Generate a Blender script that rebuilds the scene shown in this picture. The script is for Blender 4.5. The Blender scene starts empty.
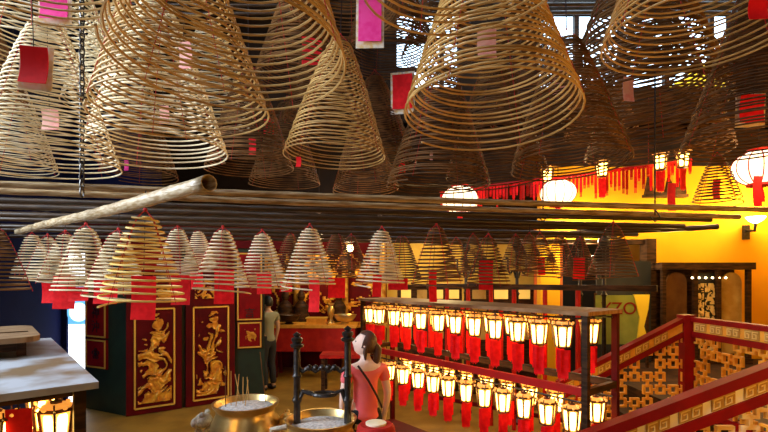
import bpy, bmesh, math, random
from mathutils import Vector, Matrix, noise
random.seed(7)
S = bpy.context.scene
C = S.collection
PI = math.pi
F, HX, HY, CZ = 453.0, 384.0, 278.0, 2.05
ORD = ['first','second','third','fourth','fifth','sixth','seventh','eighth','ninth','tenth','eleventh','twelfth','thirteenth','fourteenth']

def at(px, py, Y):
    return Vector(((px-HX)*Y/F, Y, CZ-(py-HY)*Y/F))

# ------------------------------------------------------------ materials
def mat(name, col, rough=.6, metal=0, emit=0, ecol=None, col2=None, scale=8, detail=4, lo=.4, hi=.6, bump=0, rnd=0, alpha=1, trans=0, spec=None, stretch=None, coat=0):
    m = bpy.data.materials.new(name); m.use_nodes = True
    nt = m.node_tree; b = nt.nodes['Principled BSDF']
    b.inputs['Base Color'].default_value = (*col, 1)
    b.inputs['Roughness'].default_value = rough
    b.inputs['Metallic'].default_value = metal
    if spec is None and rough > .55: spec = .2
    if spec is not None: b.inputs['Specular IOR Level'].default_value = spec
    if coat: b.inputs['Coat Weight'].default_value = coat
    if trans: b.inputs['Transmission Weight'].default_value = trans
    if alpha < 1: b.inputs['Alpha'].default_value = alpha
    if emit:
        b.inputs['Emission Color'].default_value = (*(ecol or col), 1)
        b.inputs['Emission Strength'].default_value = emit
    if col2 or bump:
        tc = nt.nodes.new('ShaderNodeTexCoord'); n = nt.nodes.new('ShaderNodeTexNoise')
        n.inputs['Scale'].default_value = scale; n.inputs['Detail'].default_value = detail
        if stretch:
            mp = nt.nodes.new('ShaderNodeMapping'); mp.inputs['Scale'].default_value = stretch
            nt.links.new(tc.outputs['Object'], mp.inputs['Vector']); nt.links.new(mp.outputs['Vector'], n.inputs['Vector'])
        else:
            nt.links.new(tc.outputs['Object'], n.inputs['Vector'])
        if col2:
            r = nt.nodes.new('ShaderNodeValToRGB')
            r.color_ramp.elements[0].position = lo; r.color_ramp.elements[0].color = (*col, 1)
            r.color_ramp.elements[1].position = hi; r.color_ramp.elements[1].color = (*col2, 1)
            nt.links.new(n.outputs['Fac'], r.inputs['Fac'])
            out = r.outputs['Color']
            if rnd:
                oi = nt.nodes.new('ShaderNodeObjectInfo'); h = nt.nodes.new('ShaderNodeHueSaturation')
                mr = nt.nodes.new('ShaderNodeMapRange'); mr.inputs['To Min'].default_value = 1-rnd; mr.inputs['To Max'].default_value = 1+rnd
                nt.links.new(oi.outputs['Random'], mr.inputs['Value']); nt.links.new(mr.outputs['Result'], h.inputs['Value'])
                nt.links.new(out, h.inputs['Color']); out = h.outputs['Color']
            nt.links.new(out, b.inputs['Base Color'])
        if bump:
            bp = nt.nodes.new('ShaderNodeBump'); bp.inputs['Strength'].default_value = bump; bp.inputs['Distance'].default_value = .02
            nt.links.new(n.outputs['Fac'], bp.inputs['Height']); nt.links.new(bp.outputs['Normal'], b.inputs['Normal'])
    return m

M = dict(
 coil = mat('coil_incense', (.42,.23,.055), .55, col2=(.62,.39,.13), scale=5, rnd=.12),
 coil_pale_lit = mat('coil_incense_pale_lit', (.62,.50,.30), .6, col2=(.86,.75,.54), scale=6, rnd=.10),  # lighter copy of the incense, daylight on the coils put into the colour
 coil_dark_shaded = mat('coil_incense_dark_shaded', (.085,.036,.010), .65, col2=(.19,.085,.026), scale=5, rnd=.15),  # darker copy, shade on the dim coils put into the colour; also dark sticks
 coil_gold_lit = mat('coil_incense_gold_lit', (.72,.46,.10), .5, col2=(.88,.66,.22), scale=6),  # golden light on the nearest small coil put into its colour
 thread = mat('red_thread', (.45,.03,.03), .8),
 cord = mat('dark_cord', (.03,.02,.02), .8),
 red_card = mat('red_paper', (.92,.012,.02), .6, col2=(.78,.006,.012), scale=20),
 pink_card = mat('pink_paper', (.90,.03,.28), .6, col2=(.95,.07,.36), scale=14),
 pale_card = mat('faded_pink_paper', (.80,.30,.28), .7, col2=(.86,.48,.42), scale=16),
 sleeve = mat('plastic_sleeve', (.75,.55,.25), .25, col2=(.8,.75,.65), scale=30),
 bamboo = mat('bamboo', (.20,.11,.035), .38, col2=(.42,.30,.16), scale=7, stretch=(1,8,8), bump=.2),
 bamboo_shaded = mat('bamboo_shaded', (.020,.009,.004), .4, col2=(.05,.025,.010), scale=7, stretch=(1,8,8), bump=.2),  # darker bamboo copy with the shade on the poles in its colour
 bamboo_pale = mat('bamboo_pale', (.30,.19,.08), .45, col2=(.52,.42,.28), scale=14, stretch=(1,6,6), bump=.25),
 iron = mat('black_iron', (.012,.011,.012), .35, metal=.3, col2=(.03,.025,.025), scale=25, bump=.3),
 lfr = mat('lantern_frame', (.05,.012,.006), .4, col2=(.12,.03,.012), scale=30),
 lglass = mat('lantern_glass', (1,.86,.55), .3, emit=13, ecol=(1,.58,.115)),
 lcrown = mat('crown_glow', (1,.6,.2), .3, emit=.75, ecol=(1,.36,.05)),  # crown beads given their own glow to imitate lantern glints
 lamber = mat('lantern_amber_glass', (1,.6,.2), .3, emit=2.2, ecol=(1,.40,.055)),
 lglass_hot = mat('round_lantern_paper', (1,.9,.7), .5, emit=2.6, ecol=(1,.80,.48)),
 brass = mat('brass', (.62,.42,.14), .32, metal=.85, col2=(.78,.60,.28), scale=5, bump=.1),
 ash = mat('ash', (.42,.41,.42), .95, col2=(.66,.65,.66), scale=40, bump=.6),
 stone = mat('pale_stone', (.62,.58,.50), .7, col2=(.35,.30,.25), scale=22, bump=.5),
 redpaint = mat('red_lacquer', (.25,.003,.005), .5, spec=.15, col2=(.19,.003,.005), scale=6),
 redbright = mat('red_paint', (.50,.010,.007), .5, spec=.2, col2=(.42,.012,.01), scale=8),
 darkred = mat('dark_red_lacquer', (.11,.002,.004), .6, spec=.12, col2=(.08,.002,.005), scale=4),
 gold = mat('gold_leaf', (.80,.42,.04), .38, metal=.35, col2=(.62,.22,.02), scale=14, bump=.3),
 goldline = mat('gold_line', (.80,.50,.08), .4, metal=.3),
 lattice = mat('ochre_lattice', (.86,.42,.045), .5, col2=(.72,.32,.03), scale=10),
 lattice_pale = mat('gilt_lattice', (.72,.42,.10), .5, col2=(.92,.84,.66), scale=4, lo=.45, hi=.55),
 cream = mat('cream_tile', (.92,.84,.66), .5, col2=(.84,.72,.48), scale=8),
 tile = mat('key_tile', (.55,.32,.07), .45, col2=(.42,.22,.04), scale=12),
 tilegold = mat('key_relief', (.78,.55,.20), .4),
 wood_dark = mat('dark_wood', (.022,.010,.005), .5, spec=.15, col2=(.07,.03,.012), scale=5, stretch=(1,1,6)),
 wood = mat('worn_wood', (.16,.09,.045), .6, col2=(.28,.18,.10), scale=6, stretch=(6,1,1), bump=.2),
 boardtop = mat('rack_board', (.26,.12,.045), .6, col2=(.42,.23,.11), scale=5, stretch=(1,5,1), bump=.2),
 zinc = mat('zinc_sheet', (.16,.10,.05), .5, metal=.0, col2=(.36,.38,.43), scale=2.4, lo=.42, hi=.56, bump=.12),
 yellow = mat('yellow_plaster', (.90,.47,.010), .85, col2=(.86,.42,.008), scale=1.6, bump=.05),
 ochre = mat('ochre_plaster', (.62,.40,.08), .85, col2=(.52,.30,.06), scale=2),
 navy = mat('navy_plaster', (.004,.007,.055), .85, col2=(.003,.005,.04), scale=1.5),
 green = mat('green_black_paint', (.010,.028,.016), .5, col2=(.006,.016,.010), scale=3),
 brownwall = mat('shaded_brown_plaster', (.028,.013,.006), .85, col2=(.016,.008,.004), scale=1.5),  # dark brown stands in for the shade on the upper walls
 ceil = mat('dark_ceiling', (.03,.018,.010), .9, col2=(.016,.010,.007), scale=2),  # dark brown with slight random variation in tone
 floor = mat('floor_tile', (.36,.19,.025), .5, col2=(.26,.13,.015), scale=3),
 black = mat('black_paint', (.006,.005,.005), .5),
 skyglass = mat('frosted_daylight_glass', (.95,.98,1), .4, emit=3.0, ecol=(.93,.97,1)),
 blueglass = mat('blue_daylight_glass', (.2,.5,.9), .4, emit=1.0, ecol=(.16,.55,1)),
 orangecloth = mat('orange_curtain', (.70,.22,.05), .8, col2=(.58,.15,.03), scale=4, stretch=(8,8,1)),
 redcloth = mat('red_cloth', (.50,.02,.012), .75, col2=(.38,.012,.01), scale=6),
 olive = mat('olive_banner', (.26,.30,.06), .7, col2=(.20,.24,.05), scale=4),
 yelcloth = mat('yellow_cloth', (.85,.66,.05), .7),
 lettering = mat('dark_red_lettering', (.20,.01,.01), .6),
 skin_f = mat('skin_woman', (.90,.62,.52), .5),
 skin_m = mat('skin_man', (.55,.33,.22), .5),
 hair = mat('brown_hair', (.055,.02,.012), .45, col2=(.10,.035,.02), scale=30, stretch=(6,6,1)),
 hair_m = mat('black_hair', (.012,.010,.010), .45),
 coral = mat('coral_shirt', (.95,.19,.17), .75, col2=(.93,.16,.19), scale=6),
 pants = mat('black_trousers', (.012,.012,.016), .7),
 greyshirt = mat('grey_green_shirt', (.26,.26,.18), .8),
 darkpants = mat('charcoal_trousers', (.03,.03,.035), .8),
 eye = mat('eye', (.02,.015,.012), .2), lips = mat('lips', (.55,.15,.14), .5),
 strap = mat('bag_strap', (.03,.015,.012), .6),
 warmglass = mat('warm_bulb', (1,.9,.7), .3, emit=14, ecol=(1,.72,.34)),
 paneyel = mat('lit_yellow_pane', (.9,.65,.15), .4, emit=.55, ecol=(1,.62,.12)),
 backglow = mat('altar_gilding', (.75,.42,.07), .4, metal=.4, col2=(.40,.14,.02), scale=9, bump=.5),
 opaque_dark = mat('dark_screen', (.02,.022,.024), .6, col2=(.035,.036,.036), scale=2),
 archbrown = mat('brown_panel', (.13,.055,.015), .6, spec=.15, col2=(.08,.03,.01), scale=4),
 amber = mat('amber_panel', (.42,.24,.05), .6, col2=(.55,.36,.10), scale=5),
)

# ------------------------------------------------------------ mesh building
class MB:
    def __init__(s): s.bm = bmesh.new()
    def box(s, c, size, rz=0, ry=0, rx=0):
        mt = Matrix.Translation(Vector(c)) @ Matrix.Rotation(rz,4,'Z') @ Matrix.Rotation(ry,4,'Y') @ Matrix.Rotation(rx,4,'X') @ Matrix.Diagonal((*size,1))
        bmesh.ops.create_cube(s.bm, size=1, matrix=mt); return s
    def tube(s, pts, r, seg=6, cap=True, closed=False):
        pts = [Vector(p) for p in pts]; n = len(pts); rings = []
        prev = None
        for i, p in enumerate(pts):
            if closed: t = pts[(i+1) % n]-pts[i-1]
            else: t = pts[min(i+1,n-1)]-pts[max(i-1,0)]
            if t.length < 1e-9: t = Vector((0,0,1))
            t.normalize()
            if prev is None:
                a = Vector((0,0,1)) if abs(t.z) < .9 else Vector((1,0,0))
                u = t.cross(a).normalized()
            else:
                u = prev-t*prev.dot(t)
                u = u.normalized() if u.length > 1e-6 else t.orthogonal().normalized()
            prev = u; v = t.cross(u)
            rr = r[i] if isinstance(r, (list,tuple)) else r
            rings.append([s.bm.verts.new(p+(u*math.cos(2*PI*k/seg)+v*math.sin(2*PI*k/seg))*rr) for k in range(seg)])
        for i in range(n if closed else n-1):
            A, B = rings[i], rings[(i+1) % n]
            for k in range(seg):
                s.bm.faces.new((A[k],A[(k+1)%seg],B[(k+1)%seg],B[k]))
        if cap and not closed:
            s.bm.faces.new(rings[0][::-1]); s.bm.faces.new(rings[-1])
        return s
    def lathe(s, prof, seg=24, c=(0,0,0), rot=0, cap=True):
        c = Vector(c); rings = []
        for r, z in prof:
            rings.append([s.bm.verts.new(c+Vector((max(r,1e-4)*math.cos(2*PI*k/seg+rot), max(r,1e-4)*math.sin(2*PI*k/seg+rot), z))) for k in range(seg)])
        for A, B in zip(rings, rings[1:]):
            for k in range(seg): s.bm.faces.new((A[k],A[(k+1)%seg],B[(k+1)%seg],B[k]))
        if cap:
            s.bm.faces.new(rings[0][::-1]); s.bm.faces.new(rings[-1])
        return s
    def prism(s, poly, y0, y1):        # polygon in XZ extruded along Y
        a = [s.bm.verts.new((x,y0,z)) for x,z in poly]; b = [s.bm.verts.new((x,y1,z)) for x,z in poly]
        n = len(poly)
        s.bm.faces.new(a); s.bm.faces.new(b[::-1])
        for i in range(n): s.bm.faces.new((a[i],b[i],b[(i+1)%n],a[(i+1)%n]))
        return s
    def slab(s, poly, z0, z1):         # polygon in XY extruded along Z
        a = [s.bm.verts.new((x,y,z0)) for x,y in poly]; b = [s.bm.verts.new((x,y,z1)) for x,y in poly]
        n = len(poly)
        s.bm.faces.new(a[::-1]); s.bm.faces.new(b)
        for i in range(n): s.bm.faces.new((a[i],a[(i+1)%n],b[(i+1)%n],b[i]))
        return s
    def sphere(s, c, r, seg=14, scale=(1,1,1)):
        bmesh.ops.create_uvsphere(s.bm, u_segments=seg, v_segments=max(6,seg//2+2), radius=r, matrix=Matrix.Translation(Vector(c)) @ Matrix.Diagonal((*scale,1)))
        return s
    def clip(s, co, no):
        g = s.bm.verts[:]+s.bm.edges[:]+s.bm.faces[:]
        bmesh.ops.bisect_plane(s.bm, geom=g, plane_co=co, plane_no=no, clear_outer=True); return s
    def mesh(s, name, m, smooth=True):
        bmesh.ops.recalc_face_normals(s.bm, faces=s.bm.faces[:])
        me = bpy.data.meshes.new(name); s.bm.to_mesh(me); s.bm.free()
        me.materials.append(m)
        if smooth:
            try: me.shade_smooth(); me.set_sharp_from_angle(angle=math.radians(38))
            except Exception: pass
        return me
    def build(s, name, m, parent=None, loc=None, rz=0, smooth=True):
        return link(name, s.mesh(name, m, smooth), parent, loc, rz)

def link(name, me, parent=None, loc=None, rz=0):
    o = bpy.data.objects.new(name, me); C.objects.link(o)
    if parent: o.parent = parent
    if loc is not None: o.location = loc
    o.rotation_euler.z = rz
    return o
def tag(o, label, cat, group=None):
    o['label'] = label; o['category'] = cat
    if group: o['group'] = group
    return o
def thing(name, label, cat, loc=(0,0,0), rz=0, group=None):
    o = bpy.data.objects.new(name, None); C.objects.link(o); o.empty_display_size = .1
    o.location = loc; o.rotation_euler.z = rz
    return tag(o, label, cat, group)
def struct(name, mb, m, **k):
    o = mb.build(name, m, smooth=False, **k); o['kind'] = 'structure'; return o
def copy_tree(o, parent=None):
    c = o.copy(); C.objects.link(c); c.parent = parent
    for ch in list(o.children): copy_tree(ch, c)
    return c

def relief(w, h, seed, thr=.02, depth=.03, nx=44, nz=80, freq=7, env=None):
    """carved foliage: raised islands of a noise field, in the XZ plane facing -Y, with thickness"""
    bm = bmesh.new(); vs = {}
    def val(x, z):
        p = Vector((x*freq, seed*3.7, z*freq))
        q = p+Vector((noise.noise(p*.6+Vector((5,1,2))), 0, noise.noise(p*.6+Vector((1,7,4)))))*2.2
        return noise.noise(q)+.5*noise.noise(q*2.3)
    def keep(i, k):
        x = (i+.5)/nx*w-w/2; z = (k+.5)/nz*h
        v = val(x, z)
        if env: v += env((i+.5)/nx, (k+.5)/nz)
        return v > thr
    K = {(i,k) for i in range(nx) for k in range(nz) if keep(i,k)}
    def V(i, k, d):
        key = (i,k,d)
        if key not in vs:
            x = i/nx*w-w/2; z = k/nz*h
            y = 0 if d == 0 else -depth*(.45+.55*min(1,max(0,abs(val(x,z))*1.6)))
            vs[key] = bm.verts.new((x, y, z))
        return vs[key]
    for i, k in K:
        bm.faces.new((V(i,k,1),V(i+1,k,1),V(i+1,k+1,1),V(i,k+1,1)))
        for (di,dk,a,b) in ((-1,0,(i,k+1),(i,k)),(1,0,(i+1,k),(i+1,k+1)),(0,-1,(i,k),(i+1,k)),(0,1,(i+1,k+1),(i,k+1))):
            if (i+di,k+dk) not in K:
                bm.faces.new((V(*a,1),V(*b,1),V(*b,0),V(*a,0)) )
    o = MB(); o.bm.free(); o.bm = bm; return o

# ------------------------------------------------------------ camera, world, colour
cam = bpy.data.cameras.new('camera'); co = bpy.data.objects.new('camera', cam); C.objects.link(co)
co.location = (0,0,CZ); co.rotation_euler = (PI/2,0,0)
cam.sensor_width = 36; cam.lens = F/768*36; cam.shift_y = (HY-216)/768; cam.clip_start = .05
S.camera = co
S.view_settings.view_transform = 'Standard'; S.view_settings.look = 'None'
S.view_settings.gamma = 1; S.view_settings.exposure = 0
w = bpy.data.worlds.new('sky'); S.world = w; w.use_nodes = True
w.node_tree.nodes['Background'].inputs['Color'].default_value = (.62,.82,1,1)
w.node_tree.nodes['Background'].inputs['Strength'].default_value = 5.0

# ------------------------------------------------------------ the room
XL, XR, YF, YB, ZC = -5.2, 6.2, -2.0, 10.6, 6.2
struct('floor', MB().box((.5,4.3,-.05), (11.6,13,.1)), M['floor'])
# ceiling with two skylight openings
cb = MB()
def rect(mb, x0,x1,y0,y1,z0,z1): mb.box(((x0+x1)/2,(y0+y1)/2,(z0+z1)/2),(x1-x0,y1-y0,z1-z0))
rect(cb, XL,XR,YF,-.6,ZC,ZC+.12); rect(cb, XL,-4,-.6,2.2,ZC,ZC+.12); rect(cb, -.6,XR,-.6,2.2,ZC,ZC+.12)
rect(cb, XL,XR,2.2,5.2,ZC,ZC+.12); rect(cb, XL,.2,5.2,6.9,ZC,ZC+.12); rect(cb, 5.4,XR,5.2,6.9,ZC,ZC+.12); rect(cb, XL,.1,6.9,YB,ZC,ZC+.12); rect(cb, .1,XR,6.9,7.2,ZC,ZC+.12)
struct('ceiling', cb, M['ceil'])
# left wall with a tall window outside the frame
lb = MB()
rect(lb, XL-.1,XL,YF,.2,0,ZC); rect(lb, XL-.1,XL,3.0,YB,0,ZC); rect(lb, XL-.1,XL,.2,3.0,0,2.2); rect(lb, XL-.1,XL,.2,3.0,5.2,ZC)
struct('wall_left', lb, M['navy'])
wf = MB()
for y in (.2,1.13,2.07,3.0): wf.box((XL-.05,y,3.7),(.08,.07,3.0))
for z in (2.2,3.7,5.2): wf.box((XL-.05,1.6,z),(.08,2.8,.07))
struct('window_1', wf, M['wood_dark'])
struct('wall_front', MB().box((.5,YF-.05,3.1),(11.6,.1,6.2)), M['brownwall'])
struct('wall_back', MB().box((.5,YB+.05,1.45),(11.6,.1,2.9)), M['ochre'])
struct('wall_back_upper', MB().box((-2.65,YB+.05,4.55),(5.3,.1,3.3)).box((3.1,YB+.05,3.65),(6.2,.1,1.5)).box((3.1,9.0,4.4),(6.2,4.0,.1)), M['brownwall'])  # upper wall coloured darker in place of shade
# yellow wall on the right, door opening, clerestory above
yb = MB(); Y7 = 7.0
XD0, XD1 = 2.72, 4.05
rect(yb, 2.42,XD0,Y7,Y7+.16,0,2.62); rect(yb, XD1,XR,Y7,Y7+.16,0,2.62); rect(yb, 2.42,XR,Y7,Y7+.16,2.62,3.78)
struct('wall_right_far', yb, M['yellow'])
ub = MB(); rect(ub, .2,2.42,Y7,Y7+.16,3.5,5.0); rect(ub, 2.42,XR,Y7,Y7+.16,3.78,5.0); rect(ub, 1.15,2.4,Y7,Y7+.16,5.0,ZC); rect(ub, 5.4,XR,Y7,Y7+.16,5.0,ZC); rect(ub, .0,.2,Y7,Y7+.16,4.1,ZC)
rect(ub, -5.2,.0,Y7+.9,Y7+1.0,4.3,ZC)
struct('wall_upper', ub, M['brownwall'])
cw = MB()
for x in (.9,1.6,2.3,3.0,3.7,4.4,5.1,5.8): cw.box((x,Y7+.08,5.55),(.07,.08,1.3))
for z in (5.3,5.75): cw.box((3.2,Y7+.08,z),(6,.06,.06))
struct('window_2', cw, M['wood_dark'])
sb = MB()
for x in (.9,1.7,2.5,3.3,4.1,4.9): sb.box((x,6.05,ZC+.06),(.09,1.7,.12))
for y in (5.6,6.05,6.5): sb.box((2.8,y,ZC+.05),(5.2,.06,.08))
struct('window_3', sb, M['wood_dark'])
struct('wall_right', MB().box((XR+.05,4.3,3.1),(.1,12.6,6.2)), M['yellow'])
# dark-blue back-left wall with a door opening full of daylight
DY = 7.3
wb = MB(); rect(wb, XL,-5.14,DY,DY+.12,0,2.9); rect(wb, -4.72,-3.9,DY,DY+.12,0,2.9); rect(wb, XL,-3.9,DY,DY+.12,2.9,ZC)
struct('wall_back_left', wb, M['navy'])
# daylight door: frosted panes, blue glass ring, bright disc
d = MB(); d.box((0,0,.9),(.42,.03,1.8)); d.box((0,0,2.2),(.42,.03,.5)); dro = d.build('door_1', M['skyglass'], loc=(-4.93,DY+.06,0), smooth=False); dro['kind'] = 'structure'
rg = MB().tube([(.17*math.cos(a),-.03,.17*math.sin(a)) for a in [2*PI*i/28 for i in range(28)]], .028, 6, closed=True)
rg.build('door_ring', M['blueglass'], dro, (0,0,1.50))
g2 = MB(); g2.box((0,-.02,1.88),(.42,.02,.10)); g2.box((0,-.02,1.5),(.40,.012,.40)); g2.build('blue_pane', M['blueglass'], dro, smooth=False)
dd = MB()
dd.bm.free(); dd.bm = bmesh.new(); bmesh.ops.create_cone(dd.bm, cap_ends=True, segments=28, radius1=.145, radius2=.145, depth=.03, matrix=Matrix.Translation((0,-.04,1.5)) @ Matrix.Rotation(PI/2,4,'X'))
dd.build('round_pane', M['skyglass'], dro)
dfm = MB(); dfm.box((-.2,-.03,1.2),(.03,.05,2.5)); dfm.box((.2,-.03,1.2),(.03,.05,2.5)); dfm.box((0,-.03,2.0),(.4,.05,.12)); dfm.build('door_frame', M['navy'], dro, smooth=False)

# green-black screen wall carrying couplets and the carved red doors (turned about 40 degrees)
P0 = Vector((-4.72,7.15,0)); P1 = Vector((-3.82,6.72,0)); P2 = Vector((-2.52,7.62,0)); P3 = Vector((-2.05,7.78,0))
def wallseg(name, a, b, z0, z1, t, m):
    dv = b-a; L = dv.length; ang = math.atan2(dv.y,dv.x); c = (a+b)/2
    o = MB().box((0,t/2,0),(L,t,z1-z0)).build(name, m, loc=(c.x,c.y,(z0+z1)/2), rz=ang, smooth=False); o['kind'] = 'structure'; return o
wallseg('wall_green_left', P0, P1, 0, 3.0, .1, M['green'])
wallseg('wall_green_middle', P1, P2, 0, 3.0, .1, M['green'])
wallseg('wall_green_right', P2, P3, 0, 3.0, .3, M['green'])
wallseg('trim_1', P0+Vector((-.1,0,0)), P1, 2.55, 2.95, -.06, M['darkred'])
wallseg('trim_2', P1, P2, 2.55, 2.95, -.06, M['darkred'])
wallseg('trim_3', P2, P3+Vector((.3,.1,0)), 2.55, 2.95, -.06, M['darkred'])

def text_mesh(body, size, m, depth=.004):
    cu = bpy.data.curves.new('lettering', 'FONT'); cu.body = body; cu.size = size; cu.extrude = depth; cu.align_x = 'CENTER'; cu.align_y = 'CENTER'
    o = bpy.data.objects.new('lettering_tmp', cu); C.objects.link(o)
    dg = bpy.context.evaluated_depsgraph_get(); me = bpy.data.meshes.new_from_object(o.evaluated_get(dg))
    bpy.data.objects.remove(o); me.materials.clear(); me.materials.append(m)
    me.transform(Matrix.Rotation(PI/2,4,'X')); return me

def framed(name, label, cat, c, ang, w, h, board, seed=None, chars=(), rel=None, group=None, t=.035, lw=.022):
    """panel with a gold line frame; c = bottom centre on the wall face"""
    r = thing(name, label, cat, c, ang, group)
    MB().box((0,-t/2,h/2),(w,t,h)).build('board', M[board], r, smooth=False)
    f = MB()
    for sx in (-1,1): f.box((sx*(w/2-lw*.9),-t-.006,h/2),(lw,.014,h-lw))
    for z in (lw*.9,h-lw*.9): f.box((0,-t-.006,z),(w-lw,.014,lw))
    f.build('gold_frame', M['goldline'], r, smooth=False)
    if rel: rel.build('carving', M['gold'], r, (0,-t,.08*h), smooth=True)
    for ch, z, s in chars:
        link('character', text_mesh(ch, s, M['black']), r, (0,-t-.004,z))
    return r
a01 = math.atan2((P1-P0).y,(P1-P0).x); a12 = math.atan2((P2-P1).y,(P2-P1).x); a23 = math.atan2((P3-P2).y,(P3-P2).x)
def on(a, b, u, z, off=.002):
    p = a.lerp(b,u); dv = (b-a).normalized(); n = Vector((dv.y,-dv.x,0)); return p+n*off+Vector((0,0,z))
framed('couplet_board', 'tall dark red couplet board with black characters beside the bright doorway', 'sign', on(P0,P1,.33,1.13), a01, .50, 1.35, 'redpaint', chars=(('神',.38,.20),('沖',.16,.20)))
framed('square_panel', 'square dark red panel below the couplet board near the bright doorway', 'panel', on(P0,P1,.33,.66), a01, .50, .45, 'redpaint', rel=None, chars=(('❀',.22,.22),))
def env(u, v): return .62-abs(u-.5-.1*math.sin(v*9))*(1.3+1.2*v)-.25*v
for k, (u, lab) in enumerate(((.235,'left dark red door with gold carved relief, next to the bright doorway'),(.755,'right dark red door with gold carved relief, next to the narrow couplet board'))):
    r = thing('carved_door', lab, 'door', on(P1,P2,u,0), a12, 'red doors with gold carvings')
    MB().box((0,-.03,1.28),(.76,.06,2.54)).build('board', M['darkred'], r, smooth=False)
    f = MB(); w2, z0, z1 = .27, .10, 1.58
    f.box((-w2,-.068,(z0+z1)/2),(.024,.018,z1-z0)); f.box((w2,-.068,(z0+z1)/2),(.024,.018,z1-z0)); f.box((0,-.068,z0),(2*w2,.018,.024)); f.box((0,-.068,z1),(2*w2,.018,.024))
    f.build('gold_frame', M['goldline'], r, smooth=False)
    relief(.46,1.34,3+k*2,thr=-.02,depth=.045,nx=48,nz=130,freq=8,env=env).build('carving', M['gold'], r, (0,-.06,.17))
    relief(.5,.30,11+k,thr=.12,depth=.03,nx=40,nz=26,freq=9).build('upper_carving', M['gold'], r, (0,-.06,1.72))
    MB().box((0,-.07,2.3),(.5,.02,.3)).build('upper_board', M['redpaint'], r, smooth=False)
framed('couplet_board', 'tall narrow red couplet board with black character right of the carved doors', 'sign', on(P2,P3,.5,1.33), a23, .42, 1.15, 'redpaint', chars=(('言',.12,.18),))
framed('square_panel', 'square red panel with gold flower below the narrow couplet board', 'panel', on(P2,P3,.5,.86), a23, .40, .45, 'redpaint', rel=relief(.24,.3,21,thr=.1,depth=.02,nx=26,nz=30,freq=9,env=lambda u,v:.5-1.6*math.hypot(u-.5,v-.5)))

# ------------------------------------------------------------ incense coils
def coil_mesh(R, H, rt, turns, rad, seed, seg=34, cs=5, dangle=.0, m='coil'):
    rn = random.Random(seed); pts = []
    for i in range(10): # flat curl at the crown
        a = -(10-i)/10*2.2*PI; pts.append((rt*.9*(i+1)/11*math.cos(a), rt*.9*(i+1)/11*math.sin(a), H+.004))
    n = int(turns*seg); ph = rn.random()*6.28
    tl = [rn.uniform(-1,1) for _ in range(int(turns)+3)]; tp = [rn.uniform(0,6.28) for _ in range(int(turns)+3)]
    for i in range(n+1):
        t = i/n; a = 2*PI*turns*t
        r = rt+(R-rt)*t**.92+.006*R*math.sin(a*.37+ph)
        z = H*(1-t**1.07)
        k = int(turns*t); fr = turns*t-k
        amp = (tl[k]*(1-fr)+tl[k+1]*fr)*.011*(H/1.0)*(.3+t)
        z += amp*math.cos(a+tp[k]*(1-fr)+tp[k+1]*fr)
        if dangle and t > 1-.8/turns: z -= dangle*((t-1+.8/turns)*turns/.8)**2
        pts.append((r*math.cos(a), r*math.sin(a), z))
    return MB().tube(pts, rad, cs).mesh('incense_spiral', M[m])
def thread_mesh(R, H, rt, n=4, rad=.0022):
    mb = MB()
    for k in range(n):
        a = 2*PI*k/n+.4
        l = []
        for i in range(9):
            t = i/8; r = rt+(R-rt)*t**.92; l.append((r*1.006*math.cos(a), r*1.006*math.sin(a), H*(1-t**1.07)))
        mb.tube([(0,0,H+.10*max(.4,H))]+l, rad, 4)
    mb.sphere((0,0,H+.10*max(.4,H)), rad*4, 8)
    return mb.mesh('thread', M['thread'])
BIG = {}
for key, m in (('tan','coil'),('pale','coil_pale_lit'),('dark','coil_dark_shaded')):  # pale and dark kinds carry light and shade in their colour
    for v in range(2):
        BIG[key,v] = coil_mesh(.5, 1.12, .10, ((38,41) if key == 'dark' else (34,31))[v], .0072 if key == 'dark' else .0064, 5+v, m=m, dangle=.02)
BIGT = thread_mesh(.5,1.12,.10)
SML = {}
for key, m in (('pale','coil_pale_lit'),('dark','coil_dark_shaded'),('tan','coil')):
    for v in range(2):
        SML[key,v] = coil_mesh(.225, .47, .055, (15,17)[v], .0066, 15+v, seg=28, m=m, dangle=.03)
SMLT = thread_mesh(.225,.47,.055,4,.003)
card_cache = {}
def card_mesh(wd, ht, col):
    key = (round(wd,3),round(ht,3),col)
    if key not in card_cache:
        mb = MB(); n = 5
        for i in range(n):
            pass
        bm = mb.bm; rows = []
        for k in range(n+1):
            z = -ht*k/n; b = .012*math.sin(k/n*PI)
            rows.append([bm.verts.new((sx*wd/2, b+dy, z)) for sx,dy in ((-1,-.0015),(1,-.0015),(1,.0015),(-1,.0015))])
        for A,B in zip(rows,rows[1:]):
            for k in range(4): bm.faces.new((A[k],A[(k+1)%4],B[(k+1)%4],B[k]))
        bm.faces.new(rows[0]); bm.faces.new(rows[-1][::-1])
        card_cache[key] = mb.mesh('prayer_card', M[col])
    return card_cache[key]
rc = random.Random(3)
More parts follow.
